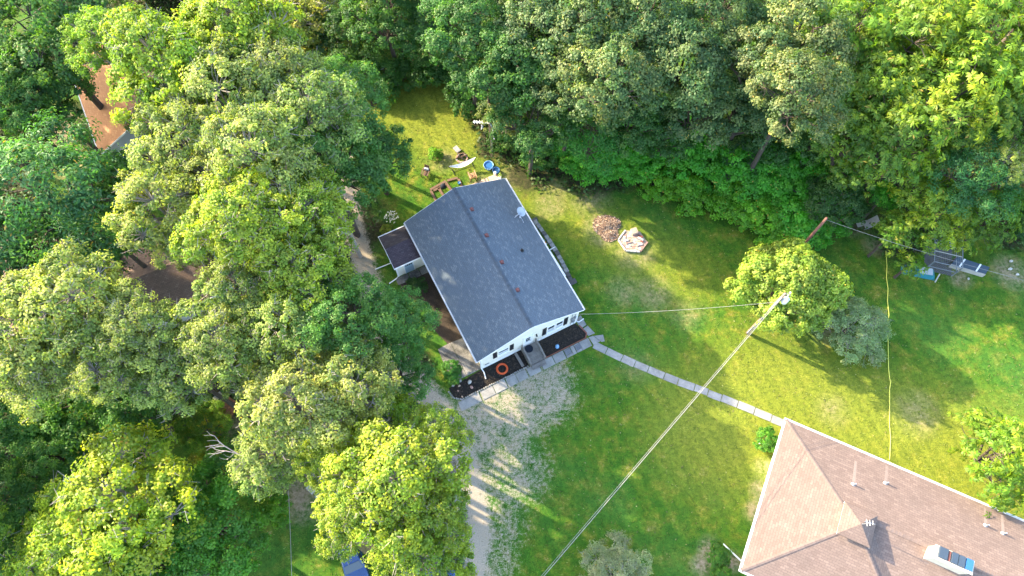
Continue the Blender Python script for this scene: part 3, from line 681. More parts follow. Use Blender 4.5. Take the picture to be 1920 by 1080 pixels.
slab_group('rear_walk', '', [L2((-5.9 + k * 1.1, 7.75), (-4.85 + k * 1.1, 7.75), (-4.85 + k * 1.1, 8.65), (-5.9 + k * 1.1, 8.65)) for k in range(10)], 'concrete', .05)
slab_group('rear_patio', '', [L2((2.6 + (k % 3) * 1.05, 8.75 + (k // 3) * .8), (3.6 + (k % 3) * 1.05, 8.75 + (k // 3) * .8), (3.6 + (k % 3) * 1.05, 9.5 + (k // 3) * .8), (2.6 + (k % 3) * 1.05, 9.5 + (k // 3) * .8)) for k in range(6)], 'brick_tan', .04)
# long path across the lawn to the brown house
pts = [at(1112, 645), at(1180, 678), at(1260, 712), at(1340, 741), at(1480, 798)]
def along(pts, d):
    for a, b in zip(pts[:-1], pts[1:]):
        L_ = (b - a).length
        if d <= L_: return a + (b - a) * (d / L_), (b - a).normalized()
        d -= L_
    return pts[-1], (pts[-1] - pts[-2]).normalized()
tot = sum((b - a).length for a, b in zip(pts[:-1], pts[1:])); d = .1; polys = []
rg = random.Random(3)
while d < tot - .6:
    ln = rg.choice([1.25, 1.3, 1.5, 1.55]); a, da = along(pts, d); b, db = along(pts, min(d + ln - .04, tot)); wd = .34 + rg.uniform(-.02, .03)
    na = Vector((-da.y, da.x, 0)); j = rg.uniform(-.04, .04)
    polys.append([tuple((a + na * (wd + j))[:2]), tuple((a - na * (wd - j))[:2]), tuple((b - na * (wd - j))[:2]), tuple((b + na * (wd + j))[:2])]); d += ln
slab_group('garden_path', '', polys, 'concrete', .05, .012)
# edging
ed = thing('stone_edging', 'row of small grey edging stones along the left flower bed', 'edging', (0, 0, 0))
xe = -7.75; i = 0
while xe < -1.0:
    w_ = rg.uniform(.15, .23); p = hw(xe, -9.47 + rg.uniform(-.02, .02), .05); MB().rock(p, (w_ * 1.05, .2, .2), i).build('edging_stone', 'stone_grey', ed); xe += w_; i += 1
for a, b in (((-7.75, -9.45), (-8.35, -9.0)), ((-8.35, -9.0), (-8.5, -8.2))):
    for k in range(4):
        t = (k + .5) / 4; p = hw(a[0] + (b[0] - a[0]) * t, a[1] + (b[1] - a[1]) * t, .05); MB().rock(p, (.22, .17, .18), 60 + k).build('edging_stone', 'stone_grey', ed)
eb = thing('brick_edging', 'red brick edging around the right flower bed', 'edging', (0, 0, 0))
bpts = [hw(.7, -9.48), hw(4.95, -9.5), hw(5.3, -9.15), hw(5.05, -8.1)]; d = 0; i = 0; bt = sum((b - a).length for a, b in zip(bpts[:-1], bpts[1:]))
while d < bt - .1:
    a, da = along(bpts, d + .1); o = MB().box((0, 0, 0), (.20, .075 if i < 20 else .12, .09)).build('brick', 'brick_red', eb); o.location = (a.x, a.y, .05); o.rotation_euler.z = math.atan2(da.y, da.x) + rg.uniform(-.06, .06); d += .215; i += 1
# rocks, ornament, board, hose in the beds
for k, (x, y, s, m_, lab) in enumerate([(-6.44, -8.34, .5, 'stone_pale', 'large white rock in the left flower bed'), (-7.41, -8.24, .28, 'brick_tan', 'small cream rock left of the large white rock'), (-6.48, -8.87, .34, 'brick_pink', 'pink flat rock below the large white rock'), (-7.7, -8.6, .26, 'brick_pink', 'brown rock at the far left end of the flower bed'),
                                         (-7.9, -7.95, .35, 'stone_grey', 'grey stone between the flower bed and the patio'), (-7.1, -7.85, .4, 'stone_grey', 'pair of grey stones on the patio edge'), (-7.6, -9.25, .24, 'brick_tan', 'tan stone in the bottom corner of the flower bed')]):
    o = MB().rock((0, 0, s * .22), (s, s * .75, s * .6), 90 + k).build('rock', m_); o.location = hw(x, y, .012); tag(o, lab, 'rock', 'rocks in the left flower bed')
mb = MB()
for k in range(5):
    r = .40 + .045 * math.sin(k * 2.1) + k * .022; pp = [(r * math.cos(a * math.pi / 16) + .02 * math.sin(k * 3), r * math.sin(a * math.pi / 16), .03 + .03 * (k % 3)) for a in range(33)]
    mb.tube(pp, .026, 6)
o = mb.build('garden_hose', 'orange_hose', None, True); o.location = hw(-3.26, -8.6, .02); tag(o, 'coiled bright orange hose on the dark flower bed soil', 'hose')
o = MB().box((0, 0, .05), (.26, 1.45, .07)).build('plank_board', 'grey_wood'); o.location = hw(-1.48, -8.55, .02); o.rotation_euler.z = HT + R(2); tag(o, 'pale grey board lying across the bed left of the stoop', 'board')
o = MB().lathe([(.0, 0), (.16, 0), (.2, .12), (.1, .3), (.14, .42), (.0, .5)], (0, 0, 0), 14).build('garden_ornament', 'pale_blue', None, True); o.location = hw(2.2, -9.05, .012); tag(o, 'blue glazed garden ornament in the right flower bed', 'ornament')
tagged = thing('flower_pot', 'small red pot on the side retaining wall', 'pot', hw(6.2, .75, .3)); MB().lathe([(0, 0), (.1, 0), (.14, .22), (.1, .22), (0, .18)], (0, 0, 0), 12).build('pot', 'red_pot', tagged)
# retaining edge of the right side
rw = thing('retaining_wall', 'low rough grey stone edging wall along the right side of the house', 'retaining wall', (0, 0, 0))
n_ = 15
for k in range(n_):
    t = k / (n_ - 1); y = 3.35 - 7.0 * t; x = 6.62 + .22 * math.sin(t * 3.1); o = MB().box((0, 0, 0), (.42 + rg.uniform(-.05, .06), .47, .26)).build('stone_block', 'dark_stone' if k in (3, 8, 13, 14) else 'stone_grey', rw, bev=.03)
    o.location = hw(x, y, .11 + rg.uniform(-.02, .02)); o.rotation_euler.z = HT + rg.uniform(-.08, .08)
MB().box((0, 0, 0), (1.0, .5, .24)).build('stone_block', 'dark_stone', rw, bev=.03); rw.children[-1].location = hw(6.55, -4.0, .1); rw.children[-1].rotation_euler.z = HT
MB().box((0, 0, 0), (1.0, .35, .24)).build('stone_block', 'dark_stone', rw, bev=.03); rw.children[-1].location = hw(6.45, 3.65, .1); rw.children[-1].rotation_euler.z = HT
for i, (a, b, lab) in enumerate([((6.1, 3.0), (6.35, .6), 'white board lying along the upper half of the side wall'), ((6.3, -.1), (6.35, -3.2), 'white board lying along the lower half of the side wall'), ((5.4, -.15), (6.95, .0), 'white drain pipe crossing the side wall in its middle'), ((5.4, .85), (6.1, .9), 'short white pipe stub beside the red pot')]):
    p, q = hw(*a, .28), hw(*b, .28)
    tag(MB().bar(p, q, .09, .06).build('drain_board' if i < 2 else 'drain_pipe', 'gutter_white'), lab, 'board' if i < 2 else 'pipe')

# ---------------------------------------------------------------- brown-roofed hip house
A = Vector((23.43, 13.27)); HB = thing('hip_house', 'large house with sunlit brown hip shingle roof and white gutters', 'house', (A.x, A.y, 0), R(-23.49))
S, SP, EZ = 12.9, 1 / 3, 2.75     # local frame: x along the long gutter, y positive away from the roof; roof spans y 0..-S
AZ = EZ + S / 2 * SP; D_ = 5.62; RZ = EZ + D_ * SP; LX = 34.
ctr = (S / 2, -S / 2)
def rp(pts, mat='brown_shingle', name='roof'): return panel(pts, mat, name, HB, .1)
xr = S - (S / 2 - D_) * 1.0   # where the main ridge meets the east face of the square block
xr = S / 2 + (AZ - RZ) / SP
rp([(LX, 0, EZ), (0, 0, EZ), (S / 2, -S / 2, AZ), (xr, -D_, RZ), (LX, -D_, RZ)])
rp([(0, 0, EZ), (0, -S, EZ), (S / 2, -S / 2, AZ)])
rp([(0, -S, EZ), (S, -S, EZ), (S / 2, -S / 2, AZ)])
rp([(S, -S, EZ), (S, -2 * D_, EZ), (xr, -D_, RZ), (S / 2, -S / 2, AZ)])
rp([(S, -2 * D_, EZ), (LX, -2 * D_, EZ), (LX, -D_, RZ), (xr, -D_, RZ)])
# walls
mb = MB(); e = .55
mb.prism([(e, -e), (e, -S + e), (S - e, -S + e), (S - e, -2 * D_ + e), (LX - e, -2 * D_ + e), (LX - e, -e)], 0, EZ - .12); mb.build('wall', 'white_siding', HB)
MB().prism([(.02, -.02), (.02, -S + .02), (S - .02, -S + .02), (S - .02, -2 * D_ + .02), (LX - .02, -2 * D_ + .02), (LX - .02, -.02)], EZ - .15, EZ - .11).build('soffit', 'white_paint', HB)
# gutters: two lips and a floor so that the dark channel shows
def gutter(a, b, side):
    a, b = Vector(a), Vector(b); d = (b - a).normalized(); nn = Vector((-d.y, d.x, 0)) * side; mb = MB()
    mb.bar(a + nn * .02, b + nn * .02, .02, .12); mb.bar(a + nn * .15, b + nn * .15, .03, .13); mb.bar(a + nn * .085 - Vector((0, 0, .06)), b + nn * .085 - Vector((0, 0, .06)), .12, .02)
    return mb.build('gutter', 'gutter_white', HB)
gutter((-.15, .0, EZ - .04), (LX, .0, EZ - .04), 1); gutter((0, .15, EZ - .04), (0, -S - .15, EZ - .04), -1); gutter((0, -S, EZ - .04), (S, -S, EZ - .04), -1)
# hip and ridge caps
plain('cap_brown', (.205, .147, .12), .9, var=.3, scale=5)
def caps(a, b):
    a, b = Vector(a), Vector(b); d = (b - a); n = int(d.length / .3); q = d.to_track_quat('Y', 'Z').to_matrix().to_4x4(); base = None
    for k in range(n):
        p = a + d * ((k + .5) / n)
        if base is None:
            mb = MB(); mb.face([(0, -.17, .05), (-.16, -.17, .01), (-.16, .17, -.015), (0, .17, .025)][::-1]); mb.face([(0, -.17, .05), (.16, -.17, .01), (.16, .17, -.015), (0, .17, .025)]); mb.face([(-.16, -.17, .01), (0, -.17, .05), (.16, -.17, .01), (.16, -.17, -.03), (0, -.17, .01), (-.16, -.17, -.03)])
            o = base = mb.build('ridge_cap', 'cap_brown', HB)
        else: o = base.copy(); col.objects.link(o)
        o.matrix_local = Matrix.Translation(p + Vector((0, 0, .02))) @ q
ap = (S / 2, -S / 2, AZ)
caps((0, 0, EZ), ap); caps((0, -S, EZ), ap); caps((S, -S, EZ), ap); caps((xr, -D_, RZ), (LX, -D_, RZ))
# cupola cap over the apex
cs, cz = 1.28, 5.15
cup = MB().box((ctr[0], ctr[1], 4.75), (2 * cs - .5, 2 * cs - .5, .8)).build('cupola_wall', 'white_siding', HB)
q4 = [(ctr[0] - cs, ctr[1] + cs, cz), (ctr[0] - cs, ctr[1] - cs, cz), (ctr[0] + cs, ctr[1] - cs, cz), (ctr[0] + cs, ctr[1] + cs, cz)]; top = (ctr[0], ctr[1], cz + .62)
for i in range(4):
    a, b = q4[i], q4[(i + 1) % 4]
    panel([a, b, top], 'brown_shingle', 'cupola_roof', HB, .05)
    d = (Vector(b) - Vector(a)).normalized(); nn = Vector((d.y, -d.x, 0))
    MB().bar(Vector(a) + nn * -.05 + Vector((0, 0, -.07)), Vector(b) + nn * -.05 + Vector((0, 0, -.07)), .06, .10).build('fascia', 'white_paint', cup)
ant = thing('roof_aerial', 'small grey aerial on the peak of the brown roof cupola', 'aerial', HB.matrix_world @ Vector((0, 0, 0)))
hbm = Matrix.Translation((A.x, A.y, 0)) @ Matrix.Rotation(R(-23.49), 4, 'Z')
ant.location = hbm @ Vector((top[0] + .05, top[1], top[2])); mb = MB(); mb.tube([(0, 0, -.05), (0, 0, 1.3)], .03, 6); mb.build('mast', 'galvanised', ant)
mb = MB(); mb.tube([(-.35, .1, 1.2), (.35, -.1, 1.25)], .02, 5)
for k in range(3): mb.tube([(-.25 + k * .22, -.25 + .05 * k, 1.22), (-.2 + k * .22, .25 - .05 * k, 1.22)], .01, 4)
mb.build('aerial_rods', 'galvanised', ant)
# vents with their clean streaks
def inv(p): return hbm.inverted() @ p
plain('streak', (.25, .188, .155), .9, var=.3, scale=8)
for u, v in ((1602, 908), (1668, 904), (1858, 984), (1891, 999)):
    p = inv(at(u, v, 4.0)); z = EZ + (-p.y) * SP
    mb = MB(); mb.tube([(p.x, p.y, z - .05), (p.x, p.y, z + .45)], .06, 10); mb.lathe([(.0, .05), (.19, -.03), (.06, .10)], (p.x, p.y, z + .02), 12); mb.build('vent_pipe', 'galvanised', HB)
    y2 = p.y * .33 if u < 1650 else p.y * .12
    # streak runs straight down the slope from the pipe
    MB().face([(p.x - .12, p.y + .1, z - .1 * SP + .006), (p.x + .14, p.y + .1, z - .1 * SP + .006), (p.x + .12, y2, EZ - y2 * SP + .006), (p.x - .07, y2, EZ - y2 * SP + .006)][::1]).build('clean_streak', 'streak', HB)
# chimney box behind the ridge
cp = [inv(at(u, v, 5.6)) for u, v in ((1752, 1032), (1817, 1064))]
cx0 = cp[0].x; cx1 = cp[1].x + .15; cy = -D_ - .45
ch = MB().box(((cx0 + cx1) / 2, cy, 4.75), (cx1 - cx0, .95, 1.9)).build('chimney', 'chimney_cream', HB, bev=.03)
MB().box(((cx0 + cx1) / 2, cy, 5.74), (cx1 - cx0 + .14, 1.05, .08)).build('chimney_cap', 'chimney_cream', ch)
L_ = (cx1 - cx0)
for k, (f0, f1, m_) in enumerate(((.06, .30, 'cap_blue'), (.40, .57, 'cap_blue'), (.58, .76, 'cap_blue'), (.78, .97, 'blue_plastic'))):
    MB().box((cx0 + L_ * (f0 + f1) / 2, cy + .08, 5.88), (L_ * (f1 - f0) - .03, .8, .2)).build('flue_cover', m_, ch)
MB().box((cx0 + L_ * .35, cy + .08, 5.84), (.14, .75, .12)).build('flue_brick', 'brick_red', ch)
for pts in ([(.05, -1.0, EZ - .1), (.4, -1.6, 2.4), (.45, -1.7, .3), (-.9, -2.0, .1)], [(.05, -S + .8, EZ - .1), (.4, -S + 1, 2.4), (.45, -S + 1, .4), (-1.2, -S + 1.7, .1)]):
    MB().tube(pts, .06, 6).build('downspout', 'gutter_white', HB)

# ---------------------------------------------------------------- houses half hidden by the trees
def gable_house(name, lab, corner, rz, wx, ly, ez, rz_h, roofm, wallm, front_win=True):
    """corner: front-left eave corner; x across the gable front, y along the ridge, going back"""
    h = thing(name, lab, 'house', (corner.x, corner.y, 0), rz)
    e = .4; p = (rz_h - ez) / (wx / 2)
    for ya in (e, ly - e):
        pts = [(e, ya, 0), (wx - e, ya, 0), (wx - e, ya, ez + e * p - .1), (wx / 2, ya, rz_h - .1), (e, ya, ez + e * p - .1)]
        MB().face(pts if ya == e else pts[::-1]).build('wall', wallm, h)
    for xa in (e, wx - e):
        pts = [(xa, ly - e, 0), (xa, e, 0), (xa, e, ez + .1), (xa, ly - e, ez + .1)]; MB().face(pts if xa == e else pts[::-1]).build('wall', wallm, h)
    panel([(0, 0, ez), (0, ly, ez), (wx / 2, ly, rz_h), (wx / 2, 0, rz_h)], roofm, 'roof', h, .1)
    panel([(wx, ly, ez), (wx, 0, ez), (wx / 2, 0, rz_h), (wx / 2, ly, rz_h)], roofm, 'roof', h, .1)
    for xa, xb in ((0, wx / 2), (wx, wx / 2)):
        MB().bar((xa, -.02, ez - .05), (xb, -.02, rz_h - .05), .03, .16).build('fascia', 'white_paint', h)
    for xa in (-.05, wx + .05): MB().bar((xa, 0, ez - .05), (xa, ly, ez - .05), .09, .1).build('gutter', 'gutter_white', h)
    if front_win:
        for xa in (wx * .22, wx * .4, wx * .7):
            f = MB().box((xa, e - .03, 1.5), (.95, .05, 1.25)).build('window', 'white_paint', h); MB().box((xa, e - .065, 1.5), (.78, .02, 1.08)).build('pane', 'glass', f)
    return h
oh = gable_house('orange_roof_house', 'house with sunlit orange shingle roof among trees on the left', at(187, 291, 2.8), R(29), 9.0, 13, 2.8, 5.0, 'orange_shingle', 'grey_siding')
mb = MB()
for k in range(9): mb.box((.3 + k * .3, -1.6, .75), (.05, .05, .8))
mb.bar((.2, -1.6, 1.15), (2.9, -1.6, 1.15), .08, .06); mb.build('porch_rail', 'grey_wood', oh)
for k in range(10): MB().box((1.6, .3 - k * .2, .35), (3., .18, .06)).build('porch_plank', 'grey_wood', oh)
for xa in (.25, 2.9): MB().box((xa, -1.6, 1.4), (.14, .14, 2.8)).build('porch_post', 'pale_plank', oh)
bc = at(213, 491, 2.8)
bdir = at(317, 449.5, 2.8) - bc; ba = math.atan2(bdir.y, bdir.x)
bh = gable_house('brown_roof_house', 'house with long weathered brown shingle roof under the oaks', at(425, 545, 2.8), ba + R(90), 8.0, 13, 2.8, 4.1, 'old_brown_shingle', 'cream_siding')
MB().tube([(5.6, 7.5, 3.5), (5.6, 7.5, 4.1)], .09, 8).build('vent_pipe', 'black_paint', bh)
lh = gable_house('hidden_cottage', 'low cottage with brown shingle roof hidden under the lower left oaks', at(38, 652, 2.6), R(38), 7, 8.5, 2.6, 3.7, 'old_brown_shingle', 'white_siding', False)
# camping trailer with pale roof
tr_ = thing('camping_trailer', 'white camping trailer roof glimpsed between oak leaves on the left', 'trailer', at(222, 655, 0), R(35))
MB().prism([(-2.6, -1.1), (2.6, -1.1), (2.6, 1.1), (-2.6, 1.1)], .5, 2.5).build('body', 'white_paint', tr_, bev=.15)
MB().box((.5, 0, 2.56), (.5, .5, .14)).build('roof_hatch', 'pale_blind', tr_); MB().box((-1.4, 0, 2.58), (.8, .5, .2)).build('air_conditioner', 'pale_blind', tr_)
for sx in (-.5, .5): MB().tube([(sx, -1.05, .33), (sx, -.8, .33)], .33, 14).build('wheel', 'tyre', tr_)
MB().bar((2.5, 0, .5), (3.7, 0, .5), .12, .1).build('drawbar', 'black_paint', tr_)

# ---------------------------------------------------------------- cars
def car(name, lab, loc, rz, paint, mattype='car'):
    r = thing(name, lab, 'car', loc, rz, 'cars parked under the trees')
    prof = [(-2.2, .35), (-2.25, .75), (-2.05, .95), (-1.35, 1.0), (-.75, 1.42), (.55, 1.45), (1.15, 1.0), (2.0, .85), (2.2, .6), (2.15, .35)]
    mb = MB(); n = len(prof)
    def hwid(z): return .88 - max(0, z - .9) * .35
    for sy in (-1, 1):
        for x, z in prof: mb.v.append((x, sy * hwid(z), z))
    mb.f.append(tuple(range(n))); mb.f.append(tuple(range(2 * n - 1, n - 1, -1)))
    for i in range(n): j = (i + 1) % n; mb.f.append((j, i, n + i, n + j))
    mb.uv = [None] * len(mb.f); mb.build('body', paint, r, bev=.05)
    MB().face([(1.18, -.74, 1.03), (1.18, .74, 1.03), (.62, .62, 1.44), (.62, -.62, 1.44)]).build('windscreen', 'glass', r)
    MB().face([(-1.36, .74, 1.04), (-1.36, -.74, 1.04), (-.80, -.62, 1.43), (-.80, .62, 1.43)]).build('rear_window', 'glass', r)
    for sy in (-1, 1):
        MB().face([(-1.0, sy * .85, 1.05), (.95, sy * .85, 1.05), (.5, sy * .72, 1.38), (-.7, sy * .72, 1.38)][::sy]).build('side_window', 'glass', r)
        for x in (-1.4, 1.4):
            w_ = MB().tube([(x, sy * .70, .33), (x, sy * .91, .33)], .33, 16).build('wheel', 'tyre', r); MB().tube([(x, sy * .90, .33), (x, sy * .925, .33)], .19, 12).build('rim', 'galvanised', w_)
        MB().box((2.16, sy * .6, .68), (.1, .32, .14)).build('headlight', 'pale_blind', r)
        MB().box((.75, sy * .98, 1.0), (.12, .2, .12)).build('mirror', paint, r)
    return r
car('parked_car', 'dark green car glimpsed through the oaks beside the track', at(566, 650, 0), R(100), 'car_green')
car('parked_car', 'blue car under the bright trees at the bottom edge', at(660, 1040, 0), R(115), 'car_blue')
car('parked_car', 'blue car at the bottom edge beside the gravel drive', at(805, 1075, 0), R(20), 'car_blue')

# small shelter and timber near the blue cars
sh = thing('lean_to_shelter', 'small lean-to with mossy brown roof behind the blue car', 'shelter', at(700, 1012, 0), R(-35))
plain('moss_roof', (.24, .16, .07), .95, var=.5, scale=2, dark=(.12, .13, .03))
for k in range(6): MB().box((0, -.9 + k * .36, 2.2 + k * .05), (3.2, .34, .05)).build('roof_plank', 'moss_roof', sh)
for x in (-1.5, 1.5):
    for y in (-1.0, 1.0): MB().box((x, y, 1.1), (.12, .12, 2.2)).build('post', 'brown_wood', sh)
pt = thing('picnic_bench', 'sunlit pale wooden bench at the edge of the bright trees', 'bench', at(598, 908, 0), R(50))
for k in range(4): MB().box((0, -.3 + k * .2, .72), (1.8, .18, .05)).build('seat_plank', 'pale_plank', pt)
MB().box((0, -.75, .45), (1.8, .28, .05)).build('seat', 'pale_plank', pt)
for x in (-.7, .7): MB().box((x, -.1, .36), (.1, 1.2, .7)).build('leg', 'grey_wood', pt)
rs = thing('rust_shelter', 'rusty brown slatted platform in the sunlit gap left of the pale oak', 'platform', at(435, 768, 0), R(60))
for k in range(8): MB().box((0, -.7 + k * .2, .9), (1.5, .18, .05)).build('slat', 'rust', rs)
for x in (-.65, .65):
    for y in (-.6, .6): MB().box((x, y, .44), (.1, .1, .88)).build('post', 'brown_wood', rs)
bx = thing('wooden_crate', 'pale wooden crate beside the rusty slatted platform', 'crate', at(415, 748, 0), R(50))
for k in range(4): MB().box((0, -.3 + k * .2, .55), (.8, .17, .04)).build('plank', 'pale_plank', bx)
MB().box((0, 0, .27), (.76, .76, .5)).build('side', 'tan_wood', bx)
for k, (u, v, s, m_, lab) in enumerate([(505, 850, 1.1, 'rust', 'heap of rust brown scrap in the small sunlit clearing'), (480, 878, .8, 'brick_pink', 'pinkish rubble heap beside the rust brown scrap'), (530, 868, .6, 'stone_pale', 'small pale rubble heap right of the rust brown scrap')]):
    r = thing('scrap_heap', lab, 'heap', at(u, v, 0), 0)
    for j in range(9):
        a = rg.random() * 6.3; d = rg.random() * s * .8; o = MB().rock((0, 0, 0), (.45 * s, .3 * s, .25 * s), j + 10 * k).build('lump', m_, r); o.location = (d * math.cos(a), d * math.sin(a), .1 + rg.random() * .15)
lc = thing('garden_chair', 'green garden chair on the shaded grass behind the brown roof', 'chair', at(277, 455, 0), R(30))
MB().box((0, 0, .42), (.5, .5, .05)).build('seat', 'teal_tarp', lc); MB().box((0, .25, .72), (.5, .05, .55)).build('backrest', 'pale_blue', lc)
for x in (-.22, .22):
    for y in (-.22, .22): MB().box((x, y, .2), (.04, .04, .4)).build('leg', 'white_paint', lc)

# ---------------------------------------------------------------- backyard things
pd = thing('fire_pit', 'hexagonal fire pit of pink pavers and pale blocks on the lawn', 'fire pit', at(1186, 453, 0), R(-8))
hexr = 1.32; hexp = [(hexr * 1.1 * math.cos(R(60 * k + 5)), hexr * math.sin(R(60 * k + 5))) for k in range(6)]
MB().prism(hexp, -.02, .10).build('paved_base', 'brick_tan', pd)
i = 0
for gx_ in np.arange(-1.3, 1.3, .31):
    for gy_ in np.arange(-1.1, 1.15, .31):
        x = gx_ + (.15 if int(round((gy_ + 1.1) / .31)) % 2 else 0) + .05; y = gy_ + .05
        if abs(y) < hexr * .80 and abs(x) + abs(y) * .58 < hexr * 1.0:
            o = MB().box((0, 0, 0), (.285, .285, .06)).build('paver', ('brick_tan', 'brick_pink', 'brick_tan', 'stone_pale')[i % 4], pd); o.location = (x, y, .125 + rg.uniform(-.01, .015)); o.rotation_euler = (rg.uniform(-.03, .03), rg.uniform(-.03, .03), rg.uniform(-.05, .05)); i += 1
for k in range(6):
    a, b = hexp[k], hexp[(k + 1) % 6]
    if k in (0, 1): continue
    for t in (.14, .38, .62, .86):
        o = MB().box((0, 0, 0), (.30, .13, .18)).build('edge_block', 'stone_pale' if k in (2, 3, 4) else 'brick_pink', pd); o.location = (a[0] + (b[0] - a[0]) * t, a[1] + (b[1] - a[1]) * t, .16); o.rotation_euler.z = math.atan2(b[1] - a[1], b[0] - a[0])
for (x, y, z, d, rz, m_) in [(.02, .98, .35, (.62, .62, .36), .5, 'brick_tan'), (.72, .28, .27, (.62, .22, .22), -.35, 'stone_pale'), (.7, .58, .22, (.5, .22, .16), -.3, 'brick_red'), (.45, .45, .2, (.4, .2, .1), .6, 'brick_pink'), (.75, -.25, .2, (.42, .25, .16), .2, 'stone_pale'), (.5, -.45, .19, (.3, .18, .12), .9, 'brick_tan'),
                           (-.6, -.05, .21, (.34, .22, .12), .2, 'stone_pale'), (-.35, -.3, .2, (.6, .1, .1), .45, 'brick_pink'), (-.15, -.2, .18, (.5, .1, .08), .1, 'stone_grey'), (-.2, -.62, .17, (.14, .14, .1), .3, 'stone_grey'), (.2, -.1, .17, (.12, .4, .08), .5, 'stone_pale'), (-.85, .2, .18, (.2, .34, .14), .1, 'stone_pale'), (.9, .05, .2, (.3, .2, .14), -.4, 'brick_red')]:
    MB().box((x, y, z), d, rz).build('loose_block', m_, pd, bev=.015)
chips = thing('mulch_pile', 'rough pile of reddish wood chips left of the fire pit', 'mulch pile', at(1137, 429, 0), 0)
rs_ = np.random.RandomState(5)
mb = MB()
for cx_, cy_, r_, h_ in ((-.15, .35, .95, .34), (.75, .55, .55, .25), (.25, -.55, .7, .22), (.6, -.1, .5, .12)):
    prof = [(0, h_), (r_ * .4, h_ * .8), (r_ * .75, h_ * .35), (r_, -.02)]
    mb.lathe(prof[::-1], (cx_, cy_, 0), 18)
mb.v = [(x + rs_.uniform(-.06, .06), y + rs_.uniform(-.06, .06), z + rs_.uniform(-.04, .05)) for x, y, z in mb.v]
mb.build('mound', 'chips', chips)
plain('chip_pale', (.60, .44, .30), .9, var=.3, scale=8); plain('chip_dark', (.20, .12, .08), .95, var=.4, scale=8)
for mt, sz in (('chip_pale', 1.0), ('chips', 1.1), ('chip_dark', 1.2)):
    mb = MB()
    for k in range(620):
        q = [(-.15, .35, .95, .34), (.75, .55, .55, .25), (.25, -.55, .7, .22)][k % 3]; a = rs_.uniform(0, 6.28); rr = q[2] * 1.25 * math.sqrt(rs_.rand()); x, y = q[0] + rr * math.cos(a), q[1] + rr * math.sin(a); z = max(0, q[3] * (1 - (rr / q[2]) ** 1.5)) + .05
        M = Matrix.Translation((x, y, z)) @ Matrix.Rotation(rs_.uniform(0, 6.28), 4, 'Z') @ Matrix.Rotation(rs_.uniform(-.7, .7), 4, 'X')
        mb.box(None, (rs_.uniform(.04, .08) * sz, rs_.uniform(.12, .3) * sz, .025), M=M)
    o = mb.build('wood_chips', mt, chips); o['kind'] = 'stuff'
# stone ring with logs
fr = thing('log_pile', 'ring of bricks and charred logs in the backyard behind the hammock', 'fire ring', at(866, 296, 0), 0)
for k in range(14):
    a = k / 14 * 2 * math.pi; o = MB().box((0, 0, 0), (.28, .14, .12)).build('brick', ('brick_pink', 'brick_tan', 'stone_grey')[k % 3], fr); o.location = (.55 * math.cos(a), .5 * math.sin(a) - .1, .08); o.rotation_euler.z = a + 1.57 + rg.uniform(-.3, .3)
for k, (x, y, rz_, l_) in enumerate([(-.3, .1, .8, .9), (.05, 0, 1.9, .8), (.25, .1, .4, .7), (0, -.25, 2.6, .9), (-.1, .3, .1, .7)]):
    MB().tube([(x - math.cos(rz_) * l_ / 2, y - math.sin(rz_) * l_ / 2, .14 + .04 * k), (x + math.cos(rz_) * l_ / 2, y + math.sin(rz_) * l_ / 2, .18 + .04 * k)], .07, 7).build('log', 'char' if k % 2 else 'brown_wood', fr)
MB().box((-.55, .85, .3), (.5, .75, .12), .7).build('flat_stone', 'stone_grey', fr)
# hammock on a stand
a, b = at(843, 316.5, .8), at(892, 299.5, .8); hm = thing('hammock', 'white hammock stretched beside the fire ring', 'hammock', ((a + b) / 2).to_2d().to_3d(), math.atan2(b.y - a.y, b.x - a.x)); Lh = (b - a).length
mb = MB(); n = 16; k0 = 0
rows = []
for i in range(n + 1):
    t = i / n * 2 - 1; wv = .24 * (1 - t * t) ** .8 + .01; zz = 1.15 - .55 * (1 - t * t)
    rows.append([(t * Lh / 2, wv * s, zz + .12 * s * s - .3 * (1 - t * t) * 0) for s in (-1, -.5, 0, .5, 1)])
for i in range(n):
    for j in range(4): mb.face([rows[i][j], rows[i + 1][j], rows[i + 1][j + 1], rows[i][j + 1]])
mb.build('cloth', 'white_paint', hm)
mb = MB(); mb.tube([(-Lh / 2 - .1, 0, 1.3), (-Lh / 2 + .35, 0, .06), (Lh / 2 - .35, 0, .06), (Lh / 2 + .1, 0, 1.3)], .025, 6)
for x in (-Lh / 2 + .35, Lh / 2 - .35): mb.tube([(x, -.45, .04), (x, .45, .04)], .03, 6)
mb.build('stand', 'black_paint', hm)
for x in (-1, 1): MB().tube([(x * (Lh / 2), 0, 1.15), (x * (Lh / 2 + .1), 0, 1.3)], .012, 4).build('rope', 'tan_wood', hm)
# wooden armchairs
def armchair(lab, loc, rz, m_, cushion=None):
    c = thing('garden_armchair', lab, 'chair', loc, rz, 'wooden armchairs in the backyard')
    for k in range(5): MB().box((0, -.28 + k * .13, .36 - k * .0), (.52, .11, .03)).build('seat_slat', m_, c)
    for k in range(4): MB().box(None, (.12, .03, .75), M=Matrix.Translation((-.2 + k * .135, .42, .68)) @ Matrix.Rotation(R(-22), 4, 'X')).build('back_slat', m_, c)
    for s in (-1, 1):
        MB().box((s * .33, 0, .6), (.12, .85, .035)).build('armrest', m_, c)
        for y in (-.35, .32): MB().box((s * .33, y, .29), (.07, .07, .58)).build('leg', m_, c)
    if cushion: MB().box((0, .32, .62), (.45, .22, .3)).build('cushion', cushion, c, bev=.04)
    return c
armchair('honey coloured wooden armchair nearest the grey roof', at(886, 333, 0), R(200), 'tan_wood')
armchair('weathered wooden armchair with a pale cushion at the backyard edge', at(799, 328, 0), R(-15), 'brown_wood', 'dish_grey')
